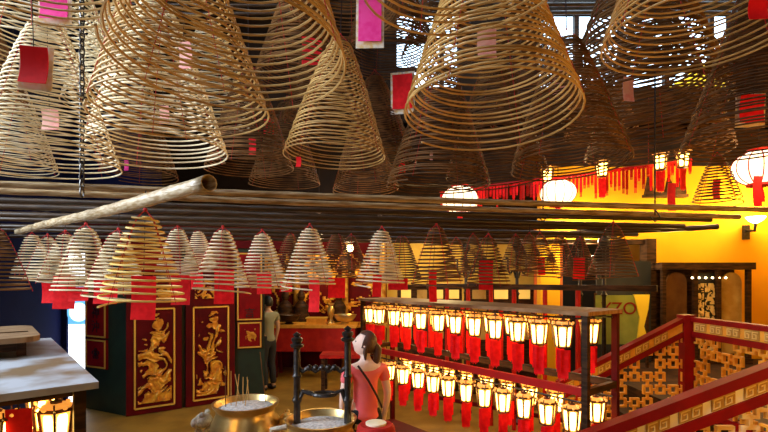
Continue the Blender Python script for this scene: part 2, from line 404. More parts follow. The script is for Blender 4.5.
def coil(px, pyb, Y, D, kind, label, group, top_z, small=False, card=None, sleeve=False, tilt=None, v=None):
    p = at(px, pyb, Y)
    r = thing('incense_coil', label, 'incense coil', p, 0, group)
    s = D/(.45 if small else 1.0); H0 = .47 if small else 1.12
    T = SML if small else BIG
    vv = rc.randint(0,1) if v is None else v
    sp = link('incense_spiral', T[kind,vv], r); sp.scale = (s,s,s); sp.rotation_euler.z = rc.uniform(0,6.28)
    th = link('thread', SMLT if small else BIGT, r); th.scale = (s,s,s); th.rotation_euler.z = rc.uniform(0,6.28)
    zt = H0*s+.10*max(.4,H0)*s
    cord = MB().tube([(0,0,zt),(0,0,max(zt+.03,top_z-p.z))], .003 if small else .004, 5)
    if card:
        tx, ty, tw, thh, col = card
        q = at(tx, ty, Y)-p; wd = tw*Y/F; ht = thh*Y/F
        q.x = max(-.42*D, min(.42*D, q.x)); q.z += ht/2
        cd = link('prayer_card', card_mesh(wd, ht, col), r, (q.x,0 if small else -.02,q.z)); cd.rotation_euler.z = rc.uniform(-.25,.25)
        if sleeve:
            sm = MB(); sm.box((0,.022,-ht*.52),(wd*1.22,.003,ht*1.22)).build('plastic_sleeve', M['sleeve'], cd, smooth=False)
        cord.tube([(0,0,zt),(q.x,0 if small else -.02,q.z)], .002, 4)
    cord.build('cord', M['cord'], r)
    a = tilt or (rc.uniform(-2.5,2.5), rc.uniform(-2.5,2.5))
    r.rotation_euler = (math.radians(a[0]), math.radians(a[1]), 0)
    return r
GU = 'large incense coils hanging overhead'
ZT = 5.72
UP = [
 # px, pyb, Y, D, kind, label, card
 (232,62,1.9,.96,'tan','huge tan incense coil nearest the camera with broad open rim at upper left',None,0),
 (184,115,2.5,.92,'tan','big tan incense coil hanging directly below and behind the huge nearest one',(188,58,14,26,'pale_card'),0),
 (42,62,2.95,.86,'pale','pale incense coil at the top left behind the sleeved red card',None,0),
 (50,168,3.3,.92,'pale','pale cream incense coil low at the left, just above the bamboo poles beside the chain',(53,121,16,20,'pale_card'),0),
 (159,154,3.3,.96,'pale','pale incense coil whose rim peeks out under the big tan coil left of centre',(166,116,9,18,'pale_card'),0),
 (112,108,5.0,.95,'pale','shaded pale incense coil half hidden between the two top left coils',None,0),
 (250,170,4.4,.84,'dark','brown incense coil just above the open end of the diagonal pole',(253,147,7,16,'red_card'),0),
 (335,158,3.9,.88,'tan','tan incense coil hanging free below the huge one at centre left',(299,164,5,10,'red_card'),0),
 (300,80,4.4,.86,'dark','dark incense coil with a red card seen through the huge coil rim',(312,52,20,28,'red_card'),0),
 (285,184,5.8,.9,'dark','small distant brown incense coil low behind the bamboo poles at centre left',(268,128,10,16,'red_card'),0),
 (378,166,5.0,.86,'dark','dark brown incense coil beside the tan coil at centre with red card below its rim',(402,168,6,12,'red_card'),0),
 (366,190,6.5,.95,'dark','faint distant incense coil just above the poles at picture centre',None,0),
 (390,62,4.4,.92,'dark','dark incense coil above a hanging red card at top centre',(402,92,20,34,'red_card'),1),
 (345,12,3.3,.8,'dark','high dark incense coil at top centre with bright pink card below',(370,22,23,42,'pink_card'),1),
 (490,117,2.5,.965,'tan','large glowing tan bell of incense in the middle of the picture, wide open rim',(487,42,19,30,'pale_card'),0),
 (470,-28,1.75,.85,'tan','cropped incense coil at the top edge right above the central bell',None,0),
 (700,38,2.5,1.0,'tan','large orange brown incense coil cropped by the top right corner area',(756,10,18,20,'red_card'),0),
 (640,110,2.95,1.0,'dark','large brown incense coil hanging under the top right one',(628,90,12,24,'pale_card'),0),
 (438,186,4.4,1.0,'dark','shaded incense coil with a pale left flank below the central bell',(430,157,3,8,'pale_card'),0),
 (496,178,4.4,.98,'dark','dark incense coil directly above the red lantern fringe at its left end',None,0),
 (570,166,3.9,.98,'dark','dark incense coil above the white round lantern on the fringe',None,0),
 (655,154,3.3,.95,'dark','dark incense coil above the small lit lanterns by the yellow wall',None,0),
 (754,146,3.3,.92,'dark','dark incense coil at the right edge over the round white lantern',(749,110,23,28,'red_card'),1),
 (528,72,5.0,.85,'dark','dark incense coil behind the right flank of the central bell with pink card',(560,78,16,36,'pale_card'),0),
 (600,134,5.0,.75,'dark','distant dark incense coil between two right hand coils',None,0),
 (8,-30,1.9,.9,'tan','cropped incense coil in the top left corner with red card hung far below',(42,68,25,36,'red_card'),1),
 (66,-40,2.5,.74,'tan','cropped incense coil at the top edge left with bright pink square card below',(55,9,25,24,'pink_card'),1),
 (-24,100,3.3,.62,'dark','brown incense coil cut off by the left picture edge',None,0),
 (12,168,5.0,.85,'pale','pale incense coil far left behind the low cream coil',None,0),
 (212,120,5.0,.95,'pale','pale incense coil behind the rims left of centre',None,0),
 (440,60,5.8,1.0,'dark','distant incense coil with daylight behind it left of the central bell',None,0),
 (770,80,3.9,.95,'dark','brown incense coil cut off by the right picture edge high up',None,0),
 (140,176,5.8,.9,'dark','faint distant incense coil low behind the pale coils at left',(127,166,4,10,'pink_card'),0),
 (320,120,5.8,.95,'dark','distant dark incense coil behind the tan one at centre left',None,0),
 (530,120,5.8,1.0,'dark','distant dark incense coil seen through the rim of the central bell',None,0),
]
def hits(a, b, hk):
    """do two coils (p, D) run into each other?"""
    (p,D), (q,E) = a, b; d = math.hypot(p.x-q.x,p.y-q.y); H, G = hk*D, hk*E
    if d > (D+E)/2: return False
    lo, hi = max(p.z,q.z)-.03, min(p.z+H,q.z+G)+.03
    for i in range(9):
        z = lo+(hi-lo)*i/8
        if lo > hi: return False
        f = lambda zz,z0,HH,DD: DD/2*(1-.8*min(1,max(0,(z-z0)/HH)))
        if f(0,p.z,H,D)+f(0,q.z,G,E) > d-.01: return True
    return False
def slide(px, py, Y, D, done, rows, hk, ztop, dmax, tag_=None):
    """same place and size in view, at the nearest row where it hangs clear of the others"""
    best = None
    for y in sorted(rows(px), key=lambda y: abs(math.log(y/Y))):
        p = at(px,py,y); E = D*y/Y
        if p.z+hk*E*1.10 > ztop or E > dmax or (tag_ and not tag_(p,E)): continue
        n = sum(hits((p,E),o,hk) for o in done)
        if n == 0: best = (0,y,E); break
        if best is None or n < best[0]: best = (n,y,E)
    return best
CLEAR_Y = [1.7, 2.5, 3.5, 2.7, 3.5, 4.7, 4.9, 3.5, 4.1, 5.9, 4.5, 6.3, 4.3, 3.3, 2.5, 1.7, 2.3, 3.7, 3.5, 4.5, 3.1, 4.9, 2.7, 4.9, 6.1, 1.7, 2.5, 3.9, 5.1, 5.5, 5.1, 3.7, 5.7, 5.3, 5.9]      # distances at which no two coils touch
used = set()
for (px,py,Y,D,k,lab,cd,sl), yc in zip(UP, CLEAR_Y):
    Y2, D2 = yc, D*yc/Y; used.add(Y2)
    coil(px,py,Y2,D2,k,lab,GU,ZT,card=cd,sleeve=bool(sl),tilt={490:(-4.5,.5),232:(-3,1)}.get(px))
# bamboo ceiling poles that carry the big coils
for i, Y in enumerate(sorted(used)):
    o = MB().tube([(-4.9+j*1.1, Y+.0, ZT+.02+.012*math.sin(j*1.7+i)) for j in range(10)], .028, 10).build('bamboo_pole', M['bamboo_shaded'])
    tag(o, 'dark bamboo ceiling pole carrying big coils, %s row from the camera' % (ORD+['fifteenth','sixteenth','seventeenth','eighteenth','nineteenth','twentieth','twenty-first','twenty-second','twenty-third','twenty-fourth','twenty-fifth','twenty-sixth'])[i], 'pole', 'ceiling poles over the large coils')
hb = MB()
# small silhouette coil before the yellow wall
coil(717,202,4.4,.414,'dark','single small incense coil silhouetted against the yellow wall at right','small incense coils hanging singly',3.98,small=True,card=(717,190,8,20,'red_card'),tilt=(0,0))

# ------------------------------------------------------------ bamboo pole grid
LZ = 2.57
POLES = [3.0,3.28,3.62,4.0,4.4,4.85,5.35,5.9,6.5]
SL = .2
def bamboo(p0, p1, r, m, label, group=None, r1=None, hollow=False):
    p0, p1 = Vector(p0), Vector(p1); L = (p1-p0).length; n = int(L/.36)+2
    mb = MB(); pts = []; rs = []; r1 = r1 or r
    for i in range(n*3+1):
        t = i/(n*3); pts.append((L*t,0,.006*math.sin(t*7)));  rr = r+(r1-r)*t
        rs.append(rr*(1.13 if i % 3 == 0 else 1.0))
    mb.tube(pts, rs, 12, cap=not hollow)
    o = mb.build('bamboo_pole', m)
    if hollow:
        o.data.materials.append(M['black'])
        sm = o.modifiers.new('wall','SOLIDIFY'); sm.thickness = .005; sm.offset = -1; sm.material_offset = 0
    dv = p1-p0
    o.location = p0; o.rotation_euler = dv.to_track_quat('X','Z').to_euler()
    return tag(o, label, 'pole', group)
for i, y0 in enumerate(POLES):
    m = M['bamboo'] if i < 2 else M['bamboo_shaded']  # lit copy on the front poles, shaded copy on the rest
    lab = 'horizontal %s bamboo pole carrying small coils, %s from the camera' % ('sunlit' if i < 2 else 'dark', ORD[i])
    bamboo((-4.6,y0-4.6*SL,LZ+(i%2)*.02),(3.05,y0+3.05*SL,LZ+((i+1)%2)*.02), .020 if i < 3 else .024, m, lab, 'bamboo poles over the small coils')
bamboo(at(18,232,4.5), at(209,184,1.72), .024, M['bamboo_pale'], 'thick pale hollow bamboo pole lying diagonally under the others, open end forward', None, .025, hollow=True)
bamboo(at(570,233,5.5), at(718,227,5.1), .028, M['bamboo_shaded'], 'thin dark pole end in front of the yellow wall', None)
# chain and hangers
ch = MB(); q = at(82,192,2.62)
z = q.z
while z < ZT:
    r_ = [(q.x+.012*math.cos(a)*(1 if int((z-q.z)/.045)%2 else .2), q.y+.012*math.cos(a)*(0.2 if int((z-q.z)/.045)%2 else 1), z+.032*math.sin(a)) for a in [2*PI*k/8 for k in range(8)]]
    ch.tube(r_, .005, 4, closed=True); z += .045
tag(ch.build('chain', M['iron']), 'black iron chain hanging down at left to the bamboo poles', 'chain')
def hanger(px, Y, label):
    x = (px-HX)*Y/F
    o = MB().tube([(x,Y,2.55),(x,Y,ZT)], .006, 6).tube([(x-.04,Y,2.54),(x,Y,2.5),(x+.04,Y,2.54),(x,Y,2.6)], .006, 5).build('iron_hanger', M['iron'])
    tag(o, label, 'rod')
hanger(655, 3.62, 'thin iron hanger rod in front of the yellow wall, right of the fringe')
hanger(543, 3.6, 'thin iron hanger rod left of the white round lantern')

# ------------------------------------------------------------ small coils below the poles
GL = 'small incense coils hanging from the bamboo poles'
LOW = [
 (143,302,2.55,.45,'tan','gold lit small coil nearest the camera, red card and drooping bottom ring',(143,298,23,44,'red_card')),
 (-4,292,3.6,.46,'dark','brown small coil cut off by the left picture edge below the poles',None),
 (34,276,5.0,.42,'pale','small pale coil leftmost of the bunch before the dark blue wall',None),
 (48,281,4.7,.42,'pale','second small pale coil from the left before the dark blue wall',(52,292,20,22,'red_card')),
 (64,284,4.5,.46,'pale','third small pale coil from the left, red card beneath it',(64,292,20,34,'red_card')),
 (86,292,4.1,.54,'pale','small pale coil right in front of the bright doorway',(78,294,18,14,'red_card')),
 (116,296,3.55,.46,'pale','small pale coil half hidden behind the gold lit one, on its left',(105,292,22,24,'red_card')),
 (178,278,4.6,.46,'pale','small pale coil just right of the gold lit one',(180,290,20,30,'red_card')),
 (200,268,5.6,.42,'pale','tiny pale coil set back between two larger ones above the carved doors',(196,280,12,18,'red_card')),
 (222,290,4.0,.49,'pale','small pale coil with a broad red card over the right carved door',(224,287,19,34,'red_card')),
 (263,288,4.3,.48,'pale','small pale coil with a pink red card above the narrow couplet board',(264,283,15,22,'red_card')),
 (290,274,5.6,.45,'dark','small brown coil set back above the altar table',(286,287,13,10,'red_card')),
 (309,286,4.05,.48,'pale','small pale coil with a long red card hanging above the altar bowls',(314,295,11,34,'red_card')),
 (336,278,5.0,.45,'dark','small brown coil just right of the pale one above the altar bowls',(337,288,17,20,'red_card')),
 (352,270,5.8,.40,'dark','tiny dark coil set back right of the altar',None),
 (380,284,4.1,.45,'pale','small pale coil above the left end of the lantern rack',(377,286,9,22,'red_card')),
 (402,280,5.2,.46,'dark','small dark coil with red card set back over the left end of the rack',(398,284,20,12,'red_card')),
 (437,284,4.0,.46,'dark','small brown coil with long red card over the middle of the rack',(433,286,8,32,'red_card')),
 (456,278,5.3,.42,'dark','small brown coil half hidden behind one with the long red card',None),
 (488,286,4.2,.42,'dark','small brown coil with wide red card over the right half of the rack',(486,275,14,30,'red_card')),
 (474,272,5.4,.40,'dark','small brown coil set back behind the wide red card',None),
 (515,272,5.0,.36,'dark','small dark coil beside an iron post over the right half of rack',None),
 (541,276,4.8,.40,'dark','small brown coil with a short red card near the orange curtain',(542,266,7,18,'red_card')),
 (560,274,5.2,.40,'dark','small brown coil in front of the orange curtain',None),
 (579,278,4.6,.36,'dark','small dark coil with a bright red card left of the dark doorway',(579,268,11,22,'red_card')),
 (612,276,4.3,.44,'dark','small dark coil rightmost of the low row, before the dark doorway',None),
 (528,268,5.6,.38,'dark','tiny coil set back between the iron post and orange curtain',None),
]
ldone = []
for (px,py,Y,D,k,lab,cd) in LOW:
    b = slide(px,py,Y,D,ldone,lambda x: [y0/(1-SL*(x-HX)/F) for y0 in POLES if .7*Y < y0/(1-SL*(x-HX)/F) < 1.6*Y],1.05,LZ+.03,.75)
    if b is None: b = (0,Y,D); print('no pole', lab)
    if b[0]: print('LOW still touching', lab, b)
    Y2, D2 = b[1], b[2]; ldone.append((at(px,py,Y2),D2))
    coil(px, py, Y2, D2, k, lab, GL, LZ, small=True, card=cd)
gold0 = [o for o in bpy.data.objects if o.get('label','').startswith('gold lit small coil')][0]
gm = coil_mesh(.225,.47,.062,14,.0058,41,seg=28,m='coil_gold_lit',dangle=.035)
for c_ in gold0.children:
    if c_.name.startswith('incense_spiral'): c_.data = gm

# ------------------------------------------------------------ hexagonal lanterns
def lantern_parts():
    f = MB(); n = 6
    rt_, rb_, zt_, zb_ = .074,.054,-.060,-.225
    ring = lambda r,z: [(r*math.cos(2*PI*k/n), r*math.sin(2*PI*k/n), z) for k in range(n)]
    f.tube(ring(rt_,zt_), .006, 5, closed=True); f.tube(ring(rb_,zb_), .006, 5, closed=True)
    for k in range(n):
        a = 2*PI*k/n; f.tube([(rt_*math.cos(a),rt_*math.sin(a),zt_),(rb_*math.cos(a),rb_*math.sin(a),zb_)], .0072, 5)
        f.tube([(rt_*math.cos(a),rt_*math.sin(a),zt_),(rt_*1.25*math.cos(a),rt_*1.25*math.sin(a),zt_+.012),(rt_*1.2*math.cos(a),rt_*1.2*math.sin(a),zt_+.04)], .004, 4)
    f.lathe([(.03,zb_-.012),(.052,zb_-.004),(.052,zb_)], 6)
    cr = MB()
    for k in range(n):
        a = 2*PI*(k+.5)/n; cr.sphere((rt_*1.08*math.cos(a),rt_*1.08*math.sin(a),zt_+.018), .011, 6)
    cr.lathe([(rt_*.80,zt_+.004),(rt_*.95,zt_+.016),(rt_*.6,zt_+.03)], 6)
    cap = MB().lathe([(.074,zt_+.002),(.070,zt_+.008),(.04,zt_+.020),(.024,zt_+.028),(.028,zt_+.04),(.010,zt_+.045),(.005,0)], 6)
    g = MB().lathe([(rb_-.010,zb_+.003),(rb_-.004,zb_+.012),(rt_-.008,zt_-.010),(rt_-.016,zt_-.003)], 6)
    pn = MB(); hgt = zt_-zb_
    for k in range(n):
        a = 2*PI*(k+.5)/n; ca, sa = math.cos(a), math.sin(a); vs = []; m_ = 10
        for zz, hw in [(.06,.010),(.10,.016),(.20,.019),(.45,.0215),(.70,.023),(.86,.021),(.92,.015)]:
            rr = ((rb_-.006)+(rt_-rb_-.002)*zz)*math.cos(PI/n)+.0015; z_ = zb_+hgt*zz
            vs.append((pn.bm.verts.new((rr*ca-hw*sa, rr*sa+hw*ca, z_)), pn.bm.verts.new((rr*ca+hw*sa, rr*sa-hw*ca, z_))))
        for A_, B_ in zip(vs, vs[1:]): pn.bm.faces.new((A_[0],A_[1],B_[1],B_[0]))
    c = MB(); c.box((0,0,-.36),(.078,.004,.22)).box((.03,.035,-.34),(.06,.004,.17)).box((-.035,-.02,-.33),(.03,.004,.17)); 
    for k in range(5): c.tube([(-.024+.012*k,.0,-.44),(-.024+.012*k,.002,-.48-.01*(k%2))], .003, 4)
    c.tube([(0,0,zb_-.01),(0,0,-.24)], .002, 4)
    return f.mesh('frame',M['lfr'],False), cap.mesh('cap',M['lfr'],False), g.mesh('glass_shade',M['lamber'],False), pn.mesh('lit_pane',M['lglass'],False), cr.mesh('crown',M['lcrown'],False), c.mesh('red_card',M['red_card'],False)
LP = lantern_parts()
def lantern(loc, label, group, rz=0, s=1, name='hanging_lantern'):
    r = thing(name, label, 'lantern', loc, rz, group); r.scale = (s,s,s)
    for nm, me in zip(('frame','cap','glass_shade','lit_pane','crown','red_card'), LP): link(nm, me, r)
    r.children[5].rotation_euler.z = -rz+random.uniform(-.35,.35)
    return r

# ------------------------------------------------------------ right lantern rack
FR = Vector((1.47,3.3)); RD = Vector((-.62,.785)).normalized(); RN = Vector((.80,.60)).normalized()
RL, RW, RZ = 2.78, .46, 1.775
rack = thing('lantern_rack', 'long two tier red lantern rack with flat wooden top, lit lanterns inside', 'rack', (FR.x,FR.y,0), math.atan2(RD.y,RD.x))
# local x runs along the rack to the far end, local -y is the outer (back) side
sgn = -1
bt = MB().box((RL/2, sgn*RW/2, RZ+.015),(RL+.08,RW+.08,.03)); bt.build('top_board', M['boardtop'], rack, smooth=False)
for (x,y,m) in ((0,0,'wood_dark'),(0,sgn*RW,'darkred'),(RL,0,'wood_dark'),(RL,sgn*RW,'darkred')):
    MB().box((x,y,RZ/2),(.045,.045,RZ)).build('post', M[m], rack, smooth=False)
for z, m in ((1.215,'redbright'),):
    for y,m2 in ((0,m),(sgn*RW,'wood_dark')):
        MB().box((RL/2,y,z),(RL,.04,.06)).build('rail', M[m2], rack, smooth=False)
    for x in (0,RL): MB().box((x,sgn*RW/2,z),(.04,RW,.05)).build('rail', M['wood_dark'], rack, smooth=False)
for y in (-.05,sgn*RW+.05):
    for z in (1.12,RZ-.03):
        MB().tube([(0,y,z),(RL,y,z)], .008, 6).build('hanging_rod', M['iron'], rack)
for x, y in ((.62,sgn*RW),(1.1,sgn*RW),(1.6,sgn*RW),(2.1,sgn*RW)):
    MB().box((x,y,1.5),(.03,.03,.55)).build('upright', M['redbright'], rack, smooth=False)
MB().box((RL/2,sgn*RW/2,.25),(RL,RW,.03)).build('bottom_shelf', M['darkred'], rack, smooth=False)
def rp(x, y, z):
    p = FR+RD*x+Vector((-RD.y,RD.x))*y; return Vector((p.x,p.y,z))
def px2x(px, y):      # distance along the rack where pixel column px meets local offset y
    b = FR+Vector((-RD.y,RD.x))*y; k = (px-HX)/F
    return (b.x-k*b.y)/(k*RD.y-RD.x)
ROWSL = [
 (-.05, RZ-.03, [563,539,517.5,495,474.5,455.5,438,421,407,394,379,366], 'front row of the upper tier'),
 (sgn*RW+.05, RZ-.03, [590,560,534,512,491,471,452,434,418,404,391], 'back row of the upper tier'),
 (-.05, 1.12, [572,547,524,503,484,466,448,433,418,403,389], 'front row of the lower tier'),
 (sgn*RW+.05, 1.12, [596,556,530,508,487,467,449,434,420,407], 'back row of the lower tier'),
]
lan_pos = []
for y, z, pxs, nm in ROWSL:
    for i, px in enumerate(pxs):
        x = px2x(px, y)
        if x < .06 or x > RL-.05: x = min(max(x,.10),RL-.08)
        p = rp(x,y,z); lan_pos.append(p)
        lantern(p, '%s lit hexagonal lantern from the right end in the %s' % (ORD[i], nm), 'lit hexagonal lanterns on the long rack', rz=.3+.9*random.random())

# dark rail on red posts behind the rack
A = Vector(((430-HX)*6.9/F,6.9)); B = Vector(((652-HX)*5.15/F,5.15)); dv = (B-A); L = dv.length
pr = thing('post_railing', 'dark handrail on red posts standing behind the lantern rack', 'railing', (A.x,A.y,0), math.atan2(dv.y,dv.x))
MB().box((L/2,0,1.93),(L+.1,.07,.07)).build('handrail', M['wood_dark'], pr, smooth=False)
MB().box((L/2,0,.25),(L,.04,.05)).build('rail', M['darkred'], pr, smooth=False)
for px in (447,468,491,514,545,578):
    k_ = (px-HX)/F; u_ = (A.x-k_*A.y)/(k_*dv.y-dv.x)*L; MB().lathe([(.03,0),(.03,1.9)], 10, (u_,0,0)).build('post', M['redbright'], pr)
# iron lamp posts (dark silhouettes)
for px, Y, lab in ((466,6.9,'black iron post with scrolls, leftmost of the four behind the rack coils'),(517,6.4,'black iron post with scrolls, second from the left behind the rack coils'),(580,6.0,'black iron post with scrolls just left of the yellow banner'),(604,5.9,'black iron post with scrolls, rightmost of four, before the dark doorway')):
    x = (px-HX)*Y/F; r = thing('iron_post', lab, 'post', (x,Y,0), 0, 'iron posts behind the rack')
    MB().lathe([(.09,0),(.09,.03),(.03,.08),(.024,1.8),(.04,1.83),(.024,1.86),(.022,2.42),(.05,2.46),(.075,2.52),(.05,2.58),(.03,2.62),(.05,2.68),(.0,2.74)], 12).build('pole', M['iron'], r)
    for s_ in (-1,1):
        pts = [(s_*(.02+.16*t-.10*max(0,t-.5)*2*math.sin(t*9)*.4),0,2.05+.25*t+.06*math.sin(t*9)) for t in [i/14 for i in range(15)]]
        MB().tube(pts, .014, 6).build('scroll', M['iron'], r)

# ------------------------------------------------------------ left lantern rack (near)
LA = Vector((-1.385,2.2)); LD = Vector((-.66,.75)).normalized(); LNv = Vector((-LD.y,LD.x))  # LNv points left-front
LLn, LW, LZr = 2.15, 1.0, 1.54
lr = thing('lantern_rack', 'near lantern rack at the lower left with weathered zinc roof', 'rack', (LA.x,LA.y,0), math.atan2(LD.y,LD.x))
MB().box((LLn/2,LW/2,LZr),(LLn,LW,.014)).box((.008,LW/2,LZr-.015),(.016,LW,.022)).box((LLn/2,.008,LZr-.015),(LLn,.016,.022)).build('roof', M['zinc'], lr, smooth=False)
for x, y in ((.07,.07),(LLn-.07,.07),(.07,LW-.07),(LLn-.07,LW-.07)):
    MB().box((x,y,LZr/2-.02),(.05,.05,LZr-.03)).build('post', M['wood_dark'], lr, smooth=False)
MB().box((.07,LW/2,LZr-.04),(.04,LW-.2,.035)).box((LLn/2,.07,LZr-.04),(LLn-.2,.04,.035)).build('top_rail', M['wood_dark'], lr, smooth=False)
MB().box((LLn/2,LW/2,.85),(LLn-.25,LW-.25,.04)).build('shelf', M['redbright'], lr, smooth=False)
def lp(x,y,z):
    p = LA+LD*x+LNv*y; return Vector((p.x,p.y,z))
for i,(x,y,s_,lab) in enumerate(((.18,.15,1.05,'bright lantern at the near right corner of the zinc roofed rack'),(.17,.38,1.0,'second lantern from the corner on the zinc roofed rack end'),(.17,.78,1.15,'lantern at the left picture edge on the zinc roofed rack end'),(.55,.17,1.1,'lantern on the far side of the zinc roofed rack, first behind the corner'),(.62,.5,1.1,'lantern in the middle of the zinc roofed rack'),(.55,.78,1.1,'lantern deep inside the zinc roofed rack on the left'))):
    lantern(lp(x,y,LZr-.075), lab, 'lanterns under the zinc roof', rz=.5*i, s=s_)
for i,(x,y,lab) in enumerate(((.10,.30,'red card hanging beside the corner lantern under the zinc roof'),(.10,.58,'red card hanging at the left picture edge under the zinc roof'))):
    p = lp(x,y,LZr-.09); r = thing('hanging_card', lab, 'card', p, .4, 'red cards under the zinc roof')
    link('card', card_mesh(.10,.26,'red_card'), r); MB().tube([(0,0,-.005),(0,0,.07)], .003, 4).build('cord', M['cord'], r)
# round cornered wooden board on the roof
q0 = lp(LLn*.50,.14,0); 
bd = MB(); poly = []
bw, bh, rr = .95, .78, .14
for cx_, cy_, a0 in ((bw-rr,bh-rr,0),(rr,bh-rr,PI/2),(rr,rr,PI),(bw-rr,rr,1.5*PI)):
    for k in range(7): a = a0+k/6*PI/2; poly.append((cx_+rr*math.cos(a), cy_+rr*math.sin(a)))
bd.slab(poly, .09, .125); 
br = thing('serving_board', 'round cornered wooden board lying on the zinc roof at left', 'board', (q0.x,q0.y,LZr+.011), math.atan2(LD.y,LD.x))
bd.build('board_top', M['wood'], br)
bs = MB().box((bw/2,bh/2,.06),(bw-.16,bh-.16,.06)); bs.build('apron', M['wood_dark'], br, smooth=False)
for x,y in ((.1,.1),(bw-.1,.1),(.1,bh-.1),(bw-.1,bh-.1)): MB().box((x,y,.045),(.05,.05,.09)).build('foot', M['wood_dark'], br, smooth=False)
MB().box((bw*.4,bh/2,.127),(.02,bh-.1,.006)).build('groove_strip', M['wood_dark'], br, smooth=False)

# ------------------------------------------------------------ censers
def censer(label, loc, R, lion):
    r = thing('incense_burner', label, 'incense burner', loc)
    zt_ = loc_h
    prof = [(.10,zt_-.52),(.20,zt_-.50),(R*1.00,zt_-.40),(R*1.12,zt_-.27),(R*1.08,zt_-.16),(R*.93,zt_-.09),(R*.92,zt_-.06),(R*1.03,zt_-.02),(R*1.06,zt_),(R*.98,zt_),(R*.90,zt_-.04),(R*.86,zt_-.07)]
    MB().lathe(prof, 36).build('bowl', M['brass'], r)
    mb = MB().lathe([(R*.93,zt_-.05),(R*.6,zt_-.03),(R*.2,zt_-.015),(0,zt_-.012)] if lion else [(R*.90,zt_-.055),(R*.4,zt_-.05),(0,zt_-.045)], 30); mb.build('ash', M['ash'], r)
    for k in range(3):
        a = 2*PI*k/3+.5; c_, s_ = math.cos(a), math.sin(a)
        MB().tube([(R*.75*c_,R*.75*s_,zt_-.42),(R*.98*c_,R*.98*s_,zt_-.60),(R*.8*c_,R*.8*s_,.2),(R*.9*c_,R*.9*s_,0)], [.07,.06,.045,.06], 10).build('leg', M['brass'], r)
    for s_, m in ((-1,'stone'),(1,'brass')):
        h = MB(); x = s_*R*1.12; zz = zt_-.17
        if lion:
            h.sphere((x+s_*.06,-.02,zz+.02), .075, 14, (1,.9,.85)); h.sphere((x+s_*.12,-.03,zz), .045, 12); h.sphere((x+s_*.06,-.06,zz+.075), .025, 8); h.sphere((x+s_*.05,.04,zz+.075), .025, 8)
            h.sphere((x+s_*.11,-.05,zz+.03), .02, 8); h.tube([(x,0,zz-.05),(x+s_*.07,0,zz-.09),(x+s_*.13,-.02,zz-.06)], .022, 7)
        else:
            h.tube([(x-s_*.04,0,zz-.05),(x+s_*.08,0,zz-.03),(x+s_*.09,0,zz+.08),(x-s_*.03,0,zz+.10)], .022, 8)
        h.build('lion_handle' if lion else 'handle', M[m], r)
    return r
U1 = at(246,402,3.9); loc_h = U1.z; censer('brass incense burner full of pale ash with lion head handles and a few sticks', (U1.x,U1.y,0), .265, True)
U2 = at(321,418,3.55); loc_h = U2.z; censer('brass incense burner with a black iron stand rising from it', (U2.x,U2.y,0), .265, False)
for i,(px,ty,by,dx) in enumerate(((231,371,399,0),(236,374,397,-1),(238,374,402,1),(243,377,404,0),(245,377,396,2),(247,380,402,1),(262,352,394,-2),(227,366,404,-2))):
    p = at(px,by,3.9); p.y = U1.y+(.12 if i in (1,4,6) else -.03*(i%3)); p.z = U1.z-.04
    t = at(px+dx,ty,p.y)
    o = MB().tube([(0,0,0),(t.x-p.x,0,t.z-p.z)], .004, 5).build('incense_stick', M['coil_dark_shaded' if i in (6,7) else 'coil'], loc=p)
    tag(o, ['thin burning incense stick in the ash of the lion handled brass burner','tall dark incense stick toward the right in the ash of the lion burner','tall dark incense stick toward the left in the ash of the lion burner'][0 if i < 6 else i-5], 'incense stick', 'sticks in the brass burner')
# iron stand in the second burner
st = thing('iron_stand', 'ornate black iron stand with two posts rising from a brass burner', 'stand', (U2.x,U2.y+.05,U2.z-.10))
z1 = lambda py: CZ-(py-HY)*3.6/F-(U2.z-.10)
for px, top in ((297,333),(350,327)):
    x = (px-HX)*3.6/F-U2.x; x = max(-.205,min(.205,x)); h = z1(top)
    MB().lathe([(.045,.0),(.03,.05),(.026,.2),(.04,.23),(.028,.26),(.026,.4),(.038,.42),(.028,.44),(.026,h-.12),(.05,h-.11),(.055,h-.09),(.03,h-.08)], 12, (x,0,0)).build('post', M['iron'], st)
    fo = MB().lathe([(.028,h-.085),(.045,h-.06),(.045,h-.04),(.02,h-.03),(.034,h-.012),(.0,h+.012)], 12, (x,0,0)).build('finial', M['iron'], st)
for zz, am in ((z1(369),.02),):
    cb_ = MB().tube([(-.2+.4*i/16,0,zz+am*math.cos(i*1.57)) for i in range(17)], .018, 7)
    for k in range(5): cb_.sphere((-.1+.05*k,0,zz+.01), .026, 8)
    cb_.build('crossbar', M['iron'], st)
zz = z1(394)
cb_ = MB().tube([(.09*math.cos(a)+.02,.06*math.sin(a),zz) for a in [2*PI*k/20 for k in range(20)]], .016, 7, closed=True)
cb_.tube([(-.2,0,zz-.08),(-.15,0,zz+.02),(-.07,0,zz)], .022, 7).tube([(.2,0,zz-.08),(.16,0,zz+.03),(.10,0,zz)], .022, 7); cb_.build('ring_bar', M['iron'], st)
# red drum in front
p = at(376,424,3.05)
dr = thing('offering_drum', 'round red lacquer drum with cream top in front of the woman', 'drum', (p.x,p.y,0))
MB().lathe([(.10,p.z-.16),(.125,p.z-.14),(.135,p.z-.07),(.125,p.z-.015),(.11,p.z)], 26).build('body', M['redcloth'], dr)
MB().lathe([(.07,p.z),(.07,p.z+.012),(.03,p.z+.016)], 22).build('lid', M['cream'], dr)
MB().lathe([(.16,0),(.16,.04),(.06,.10),(.05,p.z-.25),(.10,p.z-.16)], 20).build('pedestal', M['darkred'], dr)

